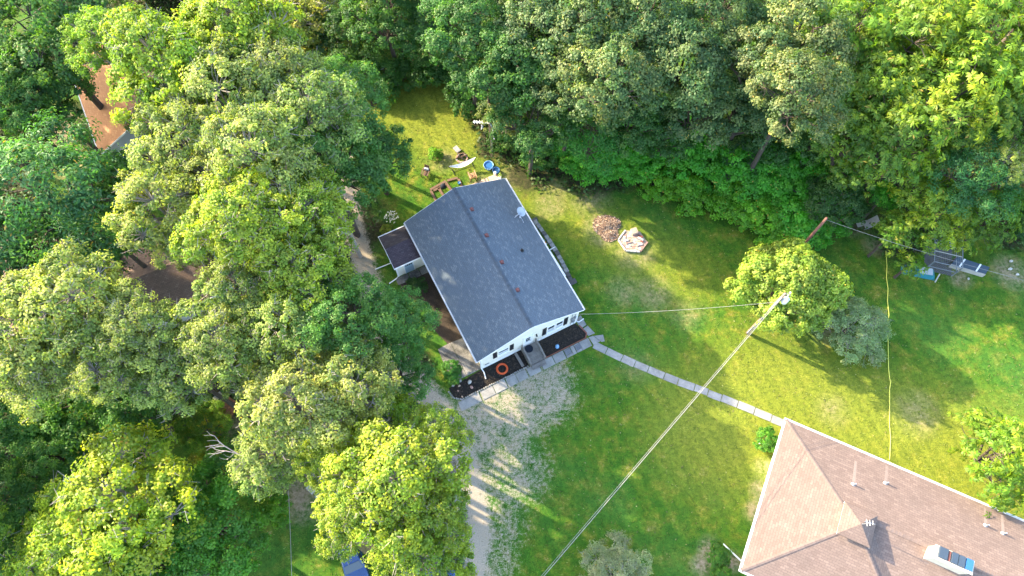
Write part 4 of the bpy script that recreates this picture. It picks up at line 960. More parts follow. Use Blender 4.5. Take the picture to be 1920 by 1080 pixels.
for (u, v, r_, m1, m2, lab) in ((916, 310, .47, 'blue_plastic', 'pale_blue', 'larger round blue tub with pale rim behind the grey roof'), (930, 319.5, .33, 'dark_blue_plastic', 'blue_plastic', 'smaller dark blue round tub beside the larger one')):
    p = thing('round_tub', lab, 'tub', at(u, v, .3).to_2d().to_3d(), 0, 'round blue tubs behind the house')
    MB().lathe([(0, .02), (r_ * .9, .02), (r_, .4), (r_ + .03, .42), (r_ + .05, .4), (r_ * .95, 0), (0, 0)], (0, 0, 0), 28).build('tub_wall', m2, p, True); MB().lathe([(0, .3), (r_ * .95, .3)], (0, 0, 0), 28).build('water', m1, p)
for (u, v, r_, leafy, lab) in ((928, 327, .16, 0, 'small white pot between the blue tub and the roof'), (937, 334, .2, 1, 'white pot with lime green plant at the roof corner')):
    p = thing('plant_pot', lab, 'plant pot', at(u, v, 0), 0)
    MB().lathe([(0, 0), (r_ * .75, 0), (r_, .35), (r_ * .85, .35), (0, .3)], (0, 0, 0), 16).build('pot', 'white_paint', p)
    if leafy:
        mb = MB()
        for k in range(60):
            a = rg.random() * 6.28; q = Vector((math.cos(a) * .22 * rg.random() ** .5, math.sin(a) * .22 * rg.random() ** .5, .4 + rg.random() * .25)); d = Vector((rg.uniform(-1, 1), rg.uniform(-1, 1), rg.uniform(-.2, .8))) * .09; e_ = Vector((-d.y, d.x, .02)) * .6; mb.face([q - d, q - e_, q + d, q + e_])
        mb.build('foliage', 'lime_leaf', p)
    else: MB().lathe([(0, .35), (r_ * .7, .42), (0, .5)], (0, 0, 0), 10).build('lid', 'white_paint', p)
# timber framed beds
tb = thing('timber_bed_frame', 'brown timber frames of garden beds behind the grey roof', 'bed frame', (0, 0, 0))
def lw(a, b, m_='brown_wood', wd=.24, par=tb, z=.07, nm='timber'): return MB().bar(hw(*a, z), hw(*b, z), wd, .12).build(nm, m_, par)
for a, b in (((-1.15, 11.6), (.7, 11.8)), ((-1.15, 11.45), (-1.2, 9.0)), ((.62, 11.65), (.85, 9.2)), ((.85, 11.78), (1.95, 11.6)), ((1.95, 11.45), (1.85, 9.6)), ((-.3, 11.4), (-.2, 9.2)), ((-.9, 11.35), (.5, 11.4))): lw(a, b)
gr = thing('barbecue_grill', 'black kettle barbecue inside the timber bed frame', 'barbecue', hw(.06, 10.95), 0)
MB().lathe([(0, .55), (.2, .6), (.3, .75), (.26, .92), (.12, 1.02), (0, 1.04)], (0, 0, 0), 18).build('kettle', 'mat_black', gr, True)
for k in range(3): MB().tube([(.1 * math.cos(k * 2.1), .1 * math.sin(k * 2.1), .6), (.3 * math.cos(k * 2.1), .3 * math.sin(k * 2.1), 0)], .02, 5).build('leg', 'black_paint', gr)
o = MB().lathe([(0, 0), (.13, 0), (.16, .3), (.12, .3), (0, .25)], (0, 0, 0), 12).build('bucket', 'blue_plastic'); o.location = hw(1.8, 10.9, .0); tag(o, 'small blue bucket at the corner of the timber bed', 'bucket')
# antenna mast
am = thing('antenna_mast', 'tall thin antenna mast with white aerial over the backyard', 'antenna', at(921, 294, 0), 0)
MB().tube([(0, 0, 0), (0, 0, 5.7)], .035, 6).build('mast', 'pole_wood', am); MB().tube([(.12, 0, 0), (.12, 0, 4.4)], .02, 5).build('mast_stay', 'wire_grey', am)
mb = MB(); mb.bar((0, 0, 5.6), (-1.65, .1, 5.65), .09, .05); mb.bar((0, .1, 5.55), (-1.6, .16, 5.75), .05, .04)
for k in range(6): mb.tube([(-.2 - k * .26, -.12, 5.68), (-.25 - k * .26, .32, 5.68)], .018, 4)
mb.build('boom', 'white_paint', am)
mb = MB(); mb.bar((0, 0, 5.6), (.22, -.3, 5.3), .08, .06); mb.bar((.22, -.3, 5.3), (.42, -1.35, 4.8), .08, .05); mb.bar((.3, -.8, 5.0), (.42, -1.1, 4.9), .16, .04); mb.build('side_arm', 'white_paint', am)
mb = MB(); mb.bar((-.8, 0, 5.55), (-.85, -.5, 5.3), .05, .04); mb.bar((-.7, 0, 5.55), (-.72, -.4, 5.3), .04, .04); mb.build('bracket', 'white_paint', am)
wp = thing('wood_stack', 'grey stack of cut branches at the back of the clearing', 'wood stack', at(722, 125, 0), R(20))
for k in range(16): MB().tube([(-.9 + rg.uniform(-.4, .3), -.3 + (k % 5) * .17, .1 + (k // 5) * .14), (.9 + rg.uniform(-.3, .4), -.3 + (k % 5) * .17 + rg.uniform(-.1, .1), .1 + (k // 5) * .14)], .065, 6).build('log', 'stone_grey' if k % 3 else 'dish_grey', wp)
# chicken run, tarp, cold frame, chair on the right
kr = thing('chicken_run', 'wire framed chicken run half under the walnut tree', 'chicken run', at(1752, 510, 0), R(-14)); KX, KY, KZ = 2.6, 3.0, 1.8
mb = MB()
for x, y, in ((0, 0), (KX, 0), (KX, KY), (0, KY), (KX / 2, KY)):
    MB().box((x - 1, y, KZ / 2), (.09, .09, KZ)).build('post', 'grey_metal', kr)
for a, b in (((0, 0, KZ), (KX, 0, KZ)), ((0, KY, KZ), (KX, KY, KZ)), ((0, 0, KZ), (0, KY, KZ)), ((KX, 0, KZ), (KX, KY, KZ)), ((0, KY * .4, KZ), (KX, KY * .4, KZ)), ((0, KY * .7, KZ), (KX, KY * .7, KZ)), ((KX, 0, .8), (KX, KY, .8)), ((0, 0, .8), (KX, 0, .8)), ((0, KY, 1.), (KX, KY, 1.))):
    MB().bar((a[0] - 1, a[1], a[2]), (b[0] - 1, b[1], b[2]), .07, .05).build('rail', 'stone_pale' if a[1] in (KY * .4, KY * .7) else 'grey_metal', kr)
mb = MB()
for k in range(14): mb.tube([(-1 + k * KX / 13, 0, KZ + .02), (-1 + k * KX / 13, KY, KZ + .02)], .006, 3)
for k in range(16): mb.tube([(-1, k * KY / 15, KZ + .02), (-1 + KX, k * KY / 15, KZ + .02)], .006, 3)
for k in range(14): mb.tube([(-1 + k * KX / 13, 0, 0), (-1 + k * KX / 13, 0, KZ)], .006, 3)
mb.build('wire_mesh', 'wire_grey', kr)
MB().prism([(-1, 0), (-1 + KX, 0), (-1 + KX, KY), (-1, KY)], -.02, .02).build('floor', 'dark_stone', kr)
wb = MB().box((0, 0, .75), (1.2, .7, .06)).build('white_board', 'pale_blind'); wb.location = at(1737, 508, .75).to_2d().to_3d(); wb.rotation_euler.z = R(-10); tag(wb, 'pale grey board lying on the teal tarp beside the chicken run', 'board')
tp = thing('tarp_pile', 'teal tarp draped over a low pile beside the chicken run', 'tarp', at(1722, 512, 0), R(-12))
mb = MB(); m_ = 8; Z = lambda i, j: .62 - .10 * abs(math.sin(i * 1.7 + j)) - (.5 if j == 0 or i in (0, m_) else 0)
g2 = [[(-1.7 + i * 3.2 / m_, -.5 + j * .22, Z(i, j)) for j in range(5)] for i in range(m_ + 1)]
for i in range(m_):
    for j in range(4): mb.face([g2[i][j], g2[i + 1][j], g2[i + 1][j + 1], g2[i][j + 1]])
mb.build('cover', 'teal_tarp', tp); MB().bar((1.5, -.7, .1), (1.75, .1, .5), .1, .08).build('prop_stick', 'pale_plank', tp)
cfr = thing('cold_frame', 'low lean-to with three dark blue roof panels and white battens', 'cold frame', (0, 0, 0))
c00, c10, c11, c01 = at(1784, 495, .55), at(1848, 514, .55), at(1856, 501, 1.0), at(1795, 481, 1.0)
def lerp(a, b, t): return a + (b - a) * t
for t0, t1 in ((0, .22), (.26, .70), (.74, 1)):
    p4 = [lerp(c00, c10, t0), lerp(c00, c10, t1), lerp(c01, c11, t1), lerp(c01, c11, t0)]; panel(p4, 'navy_panel', 'roof_panel', cfr, .03)
for t in (.24, .72): MB().bar(lerp(c00, c10, t) + Vector((0, 0, .01)), lerp(c01, c11, t) + Vector((0, 0, .01)), .14, .06).build('batten', 'white_paint', cfr)
MB().bar(c00 + Vector((0, 0, -.06)), c10 + Vector((0, 0, -.06)), .10, .1).build('front_rail', 'pale_plank', cfr); MB().bar(c00 + Vector((0, -.05, -.32)), c10 + Vector((0, -.05, -.32)), .08, .42).build('front_board', 'pale_plank', cfr)
MB().bar(c01 + Vector((0, 0, -.55)), c11 + Vector((0, 0, -.55)), .08, .9).build('back_board', 'brown_wood', cfr)
fc = thing('folding_chair', 'beige canvas folding chair at the forest edge', 'chair', at(1622, 424, 0), R(-80))
MB().box((0, 0, .45), (.85, .7, .06)).build('seat', 'canvas', fc); MB().box(None, (.85, .08, 1.0), M=Matrix.Translation((0, .5, .85)) @ Matrix.Rotation(R(-35), 4, 'X')).build('backrest', 'canvas', fc)
MB().box(None, (.45, .6, .06), M=Matrix.Translation((-.1, -.65, .35)) @ Matrix.Rotation(R(20), 4, 'X')).build('footrest', 'canvas', fc)
for x in (-.4, .4):
    for y in (-.3, .3): MB().tube([(x, y, .45), (x, -y, 0)], .02, 5).build('leg', 'grey_metal', fc)
for k, (u, v, s, lab) in enumerate([(1893, 505, .5, 'pale rubble stone at the right edge beyond the cold frame'), (1907, 515, .4, 'tan rubble stone at the right edge'), (1815, 523, .35, 'white stone on the grass below the cold frame'), (1895, 490, .45, 'tan rock near the trees at the right edge'), (1065, 303, .35, 'pale stone on the grass at the forest edge'), (1427, 352, .3, 'pale stone beside the hedge')]):
    o = MB().rock((0, 0, s * .2), (s, s * .7, s * .5), 200 + k).build('rock', 'stone_pale'); o.location = at(u, v); tag(o, lab, 'rock')

# ---------------------------------------------------------------- poles, wires, cords
def pole(lab, loc, h, m_, full=True):
    p = thing('utility_pole', lab, 'utility pole', loc, 0)
    MB().tube([(0, 0, 0), (0, 0, h)], [.17, .12], 12).build('pole', m_, p, True)
    if full:
        MB().lathe([(0, -.42), (.22, -.42), (.24, -.36), (.24, .3), (.2, .36), (0, .42)], (.42, -.1, h - 1.1), 16).build('transformer', 'gutter_white', p, True)
        MB().box((.2, -.05, h - 1.1), (.25, .1, .3)).build('bracket', 'grey_metal', p)
        mb = MB(); mb.tube([(0, 0, h - .1), (.35, .0, h - .3), (.5, -.3, h - .7)], .025, 5); mb.tube([(0, 0, h), (.5, .2, h - .15), (.65, .0, h - .6)], .022, 5); mb.build('jumper_wire', 'cable_pale', p)
        for q in ((.36, 0, h - .3), (.5, .18, h - .15)): MB().lathe([(0, -.1), (.05, -.08), (.07, 0), (.05, .08), (0, .12)], q, 8).build('insulator', 'white_paint', p)
        MB().tube([(-.16, -.12, .3), (-.13, -.1, h - .6)], .035, 6).build('conduit', 'gutter_white', p)
        MB().box((-.05, -.16, 3.2), (.3, .06, 3.2)).build('cable_guard', 'grey_metal', p)
    return p
P1 = Vector((22.07, 22.03, 0)); pole('tall utility pole with white transformer beside the lone maple', P1, 9.36, 'pole_wood')
P2 = at(1550, 409, 8.5).to_2d().to_3d(); pole('reddish brown utility pole at the hedge end', P2, 8.5, 'pole_top_wood', False)
P3 = at(640, 1530, 8.8).to_2d().to_3d()
def wire(name, lab, a, b, sag, r, m_, n=18, cat='wire'):
    a, b = Vector(a), Vector(b)
    pts = [a.lerp(b, t / n) - Vector((0, 0, sag * 4 * (t / n) * (1 - t / n))) for t in range(n + 1)]
    return tag(MB().tube(pts, r, 5).build(name, m_), lab, cat)
e3 = at(930, 1186, 7.6)
e3b = e3 + (e3 - P1 - Vector((0, 0, 9))) * .6; e3b.z = 7.4
wire('power_line', 'thick pale power line running from the pole down to the bottom edge', P1 + Vector((-.1, -.12, 9.0)), e3b, .9, .021, 'cable_pale')
wire('power_line', 'second thinner line close beside the thick pale power line', P1 + Vector((-.18, -.05, 8.8)), e3b + Vector((-.12, .1, 0)), .95, .013, 'cable_pale')
wire('service_wire', 'thin grey service wire from the grey house to the pole', hw(4.3, -7.98, 3.42), P1 + Vector((-.1, 0, 7.6)), .5, .014, 'cable_pale')
wire('power_line', 'thin line from the reddish pole along the forest edge to the right', P2 + Vector((.1, 0, 8.2)), at(2010, 548, 7.0), .5, .012, 'wire_grey')
wire('clothes_line', 'thin grey line crossing the striped shadow lawn at the lower left', at(541, 920, 3.2), at(548, 1130, 3.2), .1, .018, 'cable_pale', cat='line')
yl = [(1661, 470), (1663, 500), (1662, 520), (1665, 540), (1664, 565), (1667, 590), (1666, 597), (1663, 605), (1665, 640), (1666, 690), (1668, 710), (1670, 715), (1668, 730), (1668, 780), (1668, 800), (1670, 820), (1669, 845), (1668, 862)]
tag(MB().tube([at(u, v, .03) for u, v in yl], .035, 5).build('garden_hose', 'yellow_cord'), 'long yellow hose running across the lawn to the brown roof', 'hose')

# ---------------------------------------------------------------- foliage
def build_leaf_mesh(name, C, N, L, Wd, Tn, rng, col3, fold=.0):
    """C centres, N normals, L lengths, Wd widths, Tn preferred tangent or None -> rhombic leaf faces"""
    n = len(C); N = N / (np.linalg.norm(N, axis=1, keepdims=True) + 1e-9)
    A_ = rng.normal(size=(n, 3)) if Tn is None else Tn
    U = A_ - (A_ * N).sum(1, keepdims=True) * N; U /= (np.linalg.norm(U, axis=1, keepdims=True) + 1e-9); Vv = np.cross(N, U)
    L = L[:, None]; Wd = Wd[:, None]
    dr_ = N * (-.15 * L)
    V = np.stack([C - U * L / 2 + dr_, C - Vv * Wd / 2 + U * L * .05, C + U * L / 2 + dr_, C + Vv * Wd / 2 + U * L * .05], 1).reshape(-1, 3)
    me = bpy.data.meshes.new(name)
    me.vertices.add(4 * n); me.vertices.foreach_set('co', V.astype(np.float32).ravel())
    me.loops.add(4 * n); me.loops.foreach_set('vertex_index', np.arange(4 * n, dtype=np.int32))
    me.polygons.add(n); me.polygons.foreach_set('loop_start', np.arange(0, 4 * n, 4, dtype=np.int32)); me.update()
    ca = me.color_attributes.new('tone', 'FLOAT_COLOR', 'POINT')
    cc = np.ones((n, 4, 4), np.float32); cc[:, :, :3] = col3[:, None, :]
    ca.data.foreach_set('color', cc.ravel()); me.materials.append(MATS['leaf']); return me
R0 = 4.5
KIND = {  # puff radius, leaves per puff, leaf length, width, base colour, tip colour, share of tip puffs, lobes, flatness, gap share
 'oak': dict(pr=.56, n=74, l=.21, w=.15, a=(.135, .205, .042), b=(.37, .39, .10), tip=.6, lobes=19, flat=.72, drop=.16, twigs=150, dens=1.1, lr=.78),
 'maple': dict(pr=.48, n=64, l=.20, w=.145, a=(.125, .225, .018), b=(.34, .40, .035), tip=.55, lobes=16, flat=.8, drop=.17, twigs=110, dens=1.3, lr=.86),
 'broad': dict(pr=.55, n=82, l=.20, w=.14, a=(.065, .165, .03), b=(.17, .27, .048), tip=.35, lobes=15, flat=.8, drop=.10, twigs=30, dens=1.15, lr=.86),
 'forest': dict(pr=.62, n=88, l=.21, w=.145, a=(.052, .125, .04), b=(.21, .25, .085), tip=.4, lobes=15, flat=.85, drop=.12, twigs=25, dens=1.1, lr=.86),
 'pine': dict(pr=.75, n=110, l=.26, w=.09, a=(.04, .14, .04), b=(.11, .23, .05), tip=.3, lobes=12, flat=.9, drop=.06, twigs=6, dens=1.15),
 'walnut': dict(pr=.85, n=0, l=.42, w=.13, a=(.075, .17, .012), b=(.29, .36, .018), tip=.33, lobes=10, flat=.9, drop=.05, twigs=12, dens=1.5, star=True),
 'silver': dict(pr=.55, n=60, l=.24, w=.10, a=(.19, .26, .13), b=(.34, .36, .22), tip=.4, lobes=11, flat=.8, drop=.1, twigs=70, dens=1.7),
 'lone': dict(pr=.46, n=66, l=.22, w=.155, a=(.10, .19, .025), b=(.24, .32, .055), tip=.5, lobes=20, flat=.85, drop=.02, twigs=30, dens=1.7, lr=.85),
 'shrub': dict(pr=.75, n=80, l=.34, w=.24, a=(.05, .20, .014), b=(.10, .28, .02), tip=.4, lobes=9, flat=.75, drop=.0, twigs=0, dens=1.2),
}
def make_kind(kind, seed):
    k = KIND[kind]; rng = np.random.RandomState(seed)
    lobes = []
    for i in range(k['lobes']):
        a = 2 * math.pi * i / k['lobes'] * 1.0 + rng.uniform(-.35, .35); d = R0 * (.66 if i % 3 else .34) * rng.uniform(.8, 1.12)
        lobes.append((d * math.cos(a), d * math.sin(a), R0 * k['flat'] * rng.uniform(-.22, .28) + (.5 if i % 3 == 0 else -.2), R0 * rng.uniform(.30, .45) * k.get('lr', 1)))
    lobes.append((rng.uniform(-.5, .5), rng.uniform(-.5, .5), R0 * k['flat'] * .35, R0 * .46))
    lobes = np.array(lobes)
    PC, PN, PL = [], [], []
    for i, (x, y, z, r) in enumerate(lobes):
        m = int(k['dens'] * 2.9 * math.pi * r * r / (math.pi * k['pr'] ** 2) * 1.0)
        d = rng.normal(size=(m, 3)); d /= np.linalg.norm(d, axis=1, keepdims=True); d[:, 2] = np.where(d[:, 2] < -.35, -d[:, 2], d[:, 2])
        c = np.array([x, y, z]) + d * r * rng.uniform(.82, 1.08, (m, 1)) * np.array([1, 1, .9])
        ins = np.zeros(m, bool)
        for j, q in enumerate(lobes):
            if j != i: ins |= np.linalg.norm(c - q[:3], axis=1) < q[3] * .78
        keep = ~ins & (rng.rand(m) > k['drop'])
        PC.append(c[keep]); PN.append(d[keep]); PL.append(np.full(keep.sum(), i))
    PC, PN, PL = np.concatenate(PC), np.concatenate(PN), np.concatenate(PL)
    np_ = len(PC); lobe_t = rng.uniform(.86, 1.14, len(lobes))
    ptone = rng.uniform(.82, 1.18, np_) * lobe_t[PL]; ptip = (rng.rand(np_) < k['tip'])
    a_, b_ = np.array(k['a']), np.array(k['b'])
    if k.get('star'):
        # rosettes of long drooping leaflets
        rp_ = np.repeat(np.arange(np_), 6); m = len(rp_)
        off = rng.normal(size=(m, 3)) * k['pr'] * .5; Cc = PC[rp_] + off; up = PN[rp_] * .9 + np.array([0, 0, .7]) + rng.normal(size=(m, 3)) * .3; up /= np.linalg.norm(up, axis=1, keepdims=True)
        nl = 9; ri = np.repeat(np.arange(m), nl); ang = np.tile(np.arange(nl) * 2 * np.pi / nl, m) + rng.uniform(0, 6.28, m)[ri] + rng.normal(size=m * nl) * .15
        t1 = np.cross(up, rng.normal(size=(m, 3))); t1 /= np.linalg.norm(t1, axis=1, keepdims=True); t2 = np.cross(up, t1)
        dirv = t1[ri] * np.cos(ang)[:, None] + t2[ri] * np.sin(ang)[:, None]; dirv = dirv - up[ri] * .35
        ll = k['l'] * rng.uniform(.75, 1.2, m * nl); C = Cc[ri] + dirv * ll[:, None] * .55; N = up[ri] + dirv * .35 + rng.normal(size=(m * nl, 3)) * .12
        pi_ = rp_[ri]; tn = dirv; wd = np.full(len(C), k['w']) * rng.uniform(.8, 1.2, len(C))
    else:
        pi_ = np.repeat(np.arange(np_), k['n']); m = len(pi_)
        q = rng.normal(size=(m, 3)); q /= np.linalg.norm(q, axis=1, keepdims=True); q = q * (rng.rand(m, 1) ** .45) * np.array([1, 1, .7])
        q[:, 2] = np.where(q[:, 2] < -.25, -q[:, 2] * .6, q[:, 2])
        C = PC[pi_] + q * k['pr'] * rng.uniform(.65, 1.45, (np_, 1))[pi_]; N = q * .9 + PN[pi_] * .5 + np.array([0, 0, .35]) + rng.normal(size=(m, 3)) * .38
        ll = k['l'] * rng.uniform(.7, 1.3, m); wd = k['w'] * rng.uniform(.7, 1.3, m); tn = None
    # outer leaf tips of a spray are younger and lighter
    f = np.where(ptip[pi_], rng.uniform(.35, 1.0, len(pi_)), rng.uniform(0, .35, len(pi_)))
    c3 = (a_ + (b_ - a_) * f[:, None]) * ptone[pi_][:, None] * rng.uniform(.8, 1.2, (len(pi_), 1))
    yel = rng.rand(len(pi_)) < .012; c3[yel] = np.array([.36, .27, .05]) * rng.uniform(.7, 1.1, (yel.sum(), 1))
    crown = build_leaf_mesh(kind + '_crown', C, N, ll, wd, tn, rng, c3)
    # limbs reach the lobes, twigs reach the puffs
    lm = MB(); base = Vector((0, 0, -R0 * .75))
    for i, (x, y, z, r) in enumerate(lobes):
        tip = Vector((x, y, z)); mid = base.lerp(tip, .5) + Vector((0, 0, .5)) + Vector(rng.uniform(-.3, .3, 3)); lm.tube([base, mid, tip], [.14, .09, .05], 5, False)
    if len(PC):
        for i in rng.choice(np_, min(np_, k['twigs'] + 40), False):
            o = Vector(lobes[PL[i]][:3]); t = Vector(PC[i]); ext = 1.12 if i % 3 else 1.3
            e_ = o + (t - o) * (ext if k['twigs'] > 50 else 1.0); mm = o.lerp(e_, .55) + Vector(rng.uniform(-.25, .25, 3)); lm.tube([o, mm, e_], [.04, .03, .012], 3, False)
            if k['twigs'] > 50:
                for s_ in range(2): lm.tube([mm.lerp(e_, .4), mm.lerp(e_, .7) + Vector(rng.uniform(-.25, .25, 3)), e_ + Vector(rng.uniform(-.5, .5, 3))], [.022, .018, .01], 3, False)
    me = bpy.data.meshes.new(kind + '_limbs'); me.from_pydata(lm.v, [], lm.f); me.update(); me.materials.append(MATS['pale_twig' if k['twigs'] > 50 else 'bark'])
    return crown, me
VAR = {k: [make_kind(k, 11 * i + 100 + sum(map(ord, k))) for i in range(n)] for k, n in dict(oak=3, maple=3, broad=3, forest=3, pine=2, walnut=2, silver=1, lone=1, shrub=2).items()}
tm = MB(); tm.tube([(0, 0, 0), (.06, .03, .35), (-.04, .05, .7), (0, 0, 1)], [.32, .24, .2, .15], 9); tme = bpy.data.meshes.new('trunk'); tme.from_pydata(tm.v, [], tm.f); tme.update(); tme.materials.append(MATS['bark'])
cnt = 0
def plant(kind, x, y, Rr, top, tint, lab, name='tree', cat='tree', group=None, zs=1.0):
    global cnt
    v = VAR[kind][cnt % len(VAR[kind])]; cnt += 1; s = Rr / R0
    t = thing(name, lab, cat, (x, y, 0), 0, group)
    zc = max(top - R0 * .75 * s * zs, R0 * .35 * s * zs)
    a = cnt * 2.399
    for me, nm in ((v[0], 'crown'), (v[1], 'limbs')):
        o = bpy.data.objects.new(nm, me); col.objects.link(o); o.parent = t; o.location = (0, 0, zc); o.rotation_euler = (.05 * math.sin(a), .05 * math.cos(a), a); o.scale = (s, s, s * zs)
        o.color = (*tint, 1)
    if zc > 1.2:
        o = bpy.data.objects.new('trunk', tme); col.objects.link(o); o.parent = t; o.scale = (max(.5, s), max(.5, s), zc - R0 * .7 * s * zs + .15 if zc - R0 * .7 * s * zs > .5 else zc * .7)
    return t
NM = dict(oak='oak_tree', maple='maple_tree', broad='broadleaf_tree', forest='forest_oak', pine='pine_tree', walnut='walnut_tree', silver='silver_shrub', lone='maple_tree')
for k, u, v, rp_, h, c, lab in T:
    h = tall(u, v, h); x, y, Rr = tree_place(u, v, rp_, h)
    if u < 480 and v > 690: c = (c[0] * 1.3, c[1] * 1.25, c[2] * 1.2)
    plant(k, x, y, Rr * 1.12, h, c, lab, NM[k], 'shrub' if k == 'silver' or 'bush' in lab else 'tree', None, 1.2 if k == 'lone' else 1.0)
for i, (u, v) in enumerate(FILL):
    hf = 9 if (150 < u < 600 and v < 0) or (u < 0 and 600 < v < 700) else 14 + i % 3
    x, y, Rr = tree_place(u, v, 105, hf)
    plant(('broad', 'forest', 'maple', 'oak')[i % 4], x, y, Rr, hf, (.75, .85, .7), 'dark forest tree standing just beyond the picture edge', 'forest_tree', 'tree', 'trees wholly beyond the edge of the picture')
# hedge of vivid green bushes below the forest
HG = [(1165, 298, 30), (1205, 300, 32), (1235, 322, 30), (1270, 315, 36), (1300, 342, 34), (1340, 325, 42), (1372, 358, 36), (1405, 375, 38), (1440, 350, 50), (1445, 400, 36), (1480, 395, 46), (1500, 370, 42), (1520, 405, 36), (1555, 400, 30), (1110, 300, 30), (1080, 285, 28), (1555, 385, 24), (1215, 262, 40), (1275, 268, 42), (1335, 280, 44), (1385, 300, 44), (1440, 300, 44), (1495, 315, 44), (1545, 330, 42), (1580, 332, 30), (1660, 355, 24), (1150, 262, 36)]
names_h = ['leftmost hedge bush under the feathery tree', 'hedge bush second from the left', 'low hedge bush jutting onto the lawn left of centre', 'taller hedge bush behind the jutting one', 'lime green hedge bush on the lawn side near the middle', 'broad dark hedge bush in the middle', 'low lime hedge bush right of the middle', 'lime hedge bush at the lower lawn edge', 'largest vivid green hedge bush', 'low lime hedge bush nearest the lone maple', 'vivid green hedge bush above the lone maple', 'tall hedge bush behind the vivid pair', 'hedge bush left of the reddish pole', 'hedge bush around the reddish pole foot', 'dark green bush at the foot of the feathery tree', 'small bush left of the feathery tree', 'small hedge bush right of the reddish pole', 'tall bush behind the left end of the hedge', 'tall bush behind the hedge left of its middle', 'tall bush behind the hedge middle', 'tall bush behind the broad dark hedge bush', 'tall bush behind the largest vivid hedge bush', 'tall bush above the vivid bush pair', 'tall bush in the forest corner above the reddish pole', 'dark bush behind the beige folding chair', 'dark bush right of the beige folding chair', 'tall bush behind the foot of the feathery tree']
for (u, v, r_), lab in zip(HG, names_h):
    tb_ = lab.startswith('tall bush behind') or lab.startswith('tall bush above') or lab.startswith('tall bush in') or lab.startswith('dark bush'); hh_ = 5.5 if tb_ else 3.2; v += 12; r_ *= 1.42; x, y, Rr = tree_place(u, v, r_, hh_)
    lime = 'lime' in lab or 'jutting' in lab
    plant('shrub', x, y, Rr, hh_ if tb_ else 3.4 if not lime else 2.3, (1.9, 1.45, .9) if lime else (1.2, 1.4, 1.2), lab, 'hedge_bush', 'bush', 'bushes of the hedge below the forest')
for (u, v, r_, h, c, lab) in [(1441, 826, 22, 1.6, (1.2, 1.05, .9), 'small vivid bush at the left corner of the brown roof'), (1348, 1040, 19, 1.6, (1.1, .85, .8), 'round clipped bush left of the brown house'), (1352, 1082, 20, 1.5, (1.1, .85, .8), 'round clipped bush at the bottom edge left of the brown house'),
                              (725, 150, 40, 2.5, (.7, .6, 1), 'dark bush at the left of the clearing back'), (790, 120, 42, 3, (.7, .6, 1), 'dark bush in the middle of the clearing back'), (850, 135, 40, 3, (.65, .6, 1), 'dark bush at the right of the clearing back'), (890, 185, 40, 3, (.75, .65, 1), 'dark bush on the right side of the clearing'), (960, 255, 36, 2.5, (.8, .6, 1), 'dark bush below the antenna mast oak'), (1020, 285, 38, 2.5, (.75, .65, 1), 'dark bush at the forest foot right of the antenna mast'), (815, 287, 12, 1.0, (2.0, 1.3, .8), 'lime green bush with pale blossom in the backyard'), (845, 692, 17, 1.6, (.9, .85, 1.2), 'small sapling beside the old concrete patio'), (850, 706, 12, 1.2, (.9, .85, 1.2), 'low shoots below the patio sapling'), (724, 432, 10, .5, (2.5, 1.0, 1.5), 'low yellowing weed clump behind the annex'),
                              (515, 955, 26, 2.5, (1.5, 1.1, .5), 'bright yellow green bush on the striped shadow lawn'), (395, 850, 32, 2.0, (3.5, 1.2, .6), 'golden flowering bush beside the lawn pocket'), (400, 790, 22, 2.0, (3.8, 1.2, .6), 'orange yellow flowering bush above the lawn pocket'), (1620, 590, 14, 2.5, (1, .95, .9), 'green sprout inside the silvery shrub'), (780, 535, 16, 1.5, (.5, .4, 1.0), 'dark bush beside the left wall of the grey house')]:
    x, y, Rr = tree_place(u, v, r_, h); plant('shrub', x, y, Rr * 1.25, h, c, lab, 'garden_bush', 'bush', None, 1.0)
# white blossoms and yellow weeds near the annex
fb = thing('flower_bush', 'pale dried flower bush behind the annex', 'bush', at(735, 411, 0), 0)
mb = MB()
for k in range(60):
    a = rg.random() * 6.3; d = .7 * rg.random() ** .5; mb.rock((d * math.cos(a), d * math.sin(a), .3 + .3 * rg.random()), (.13, .13, .09), k)
mb.build('blossom', 'petal', fb)
mb = MB()
for k in range(40):
    a = rg.random() * 6.3; d = .7 * rg.random(); mb.tube([(0, 0, 0), (d * math.cos(a), d * math.sin(a), .5)], .012, 3)
mb.build('stem', 'lime_leaf', fb)

# dead branches of the pale oak: bare grey forks above the crown
def dead_branch(u, v, z, ang, ln, lab):
    o = at(u, v, z); t = bpy.data.objects.new('x', None); bpy.data.objects.remove(t)
    mb = MB(); rr = random.Random(u)
    def grow(p, d, l_, r_, lev):
        e_ = p + d * l_; m_ = p.lerp(e_, .5) + Vector((rr.uniform(-.1, .1), rr.uniform(-.1, .1), 0)) * l_; mb.tube([p, m_, e_], [r_, r_ * .8, r_ * .55], 5)
        if lev:
            for k in range(3): d2 = (d + Vector((rr.uniform(-.9, .9), rr.uniform(-.9, .9), rr.uniform(-.15, .35)))).normalized(); grow(m_ if k == 0 else e_, d2, l_ * rr.uniform(.5, .75), r_ * .6, lev - 1)
    d = Vector((math.cos(ang), math.sin(ang), .25)).normalized(); grow(Vector((0, 0, 0)), d, ln, .085, 3)
    t = thing('bare_branch_snag', lab, 'snag', (o.x, o.y, 0)); b = mb.build('branch', 'pale_twig', t); b.location = (0, 0, z)
    MB().tube([(0, 0, 0), (0, 0, z)], [.22, .08], 7).build('trunk', 'pale_twig', t)
dead_branch(610, 715, 13.2, R(80), 1.9, 'bare grey snag branches above the pale oak near the green car')
dead_branch(640, 690, 13, R(40), 1.6, 'bare forked snag at the right side of the pale oak top')
dead_branch(510, 850, 12, R(190), 1.9, 'bare snag reaching left over the small sunlit clearing')
dead_branch(830, 965, 13.3, R(100), 1.5, 'bare white snag among the bright trees by the lower drive')
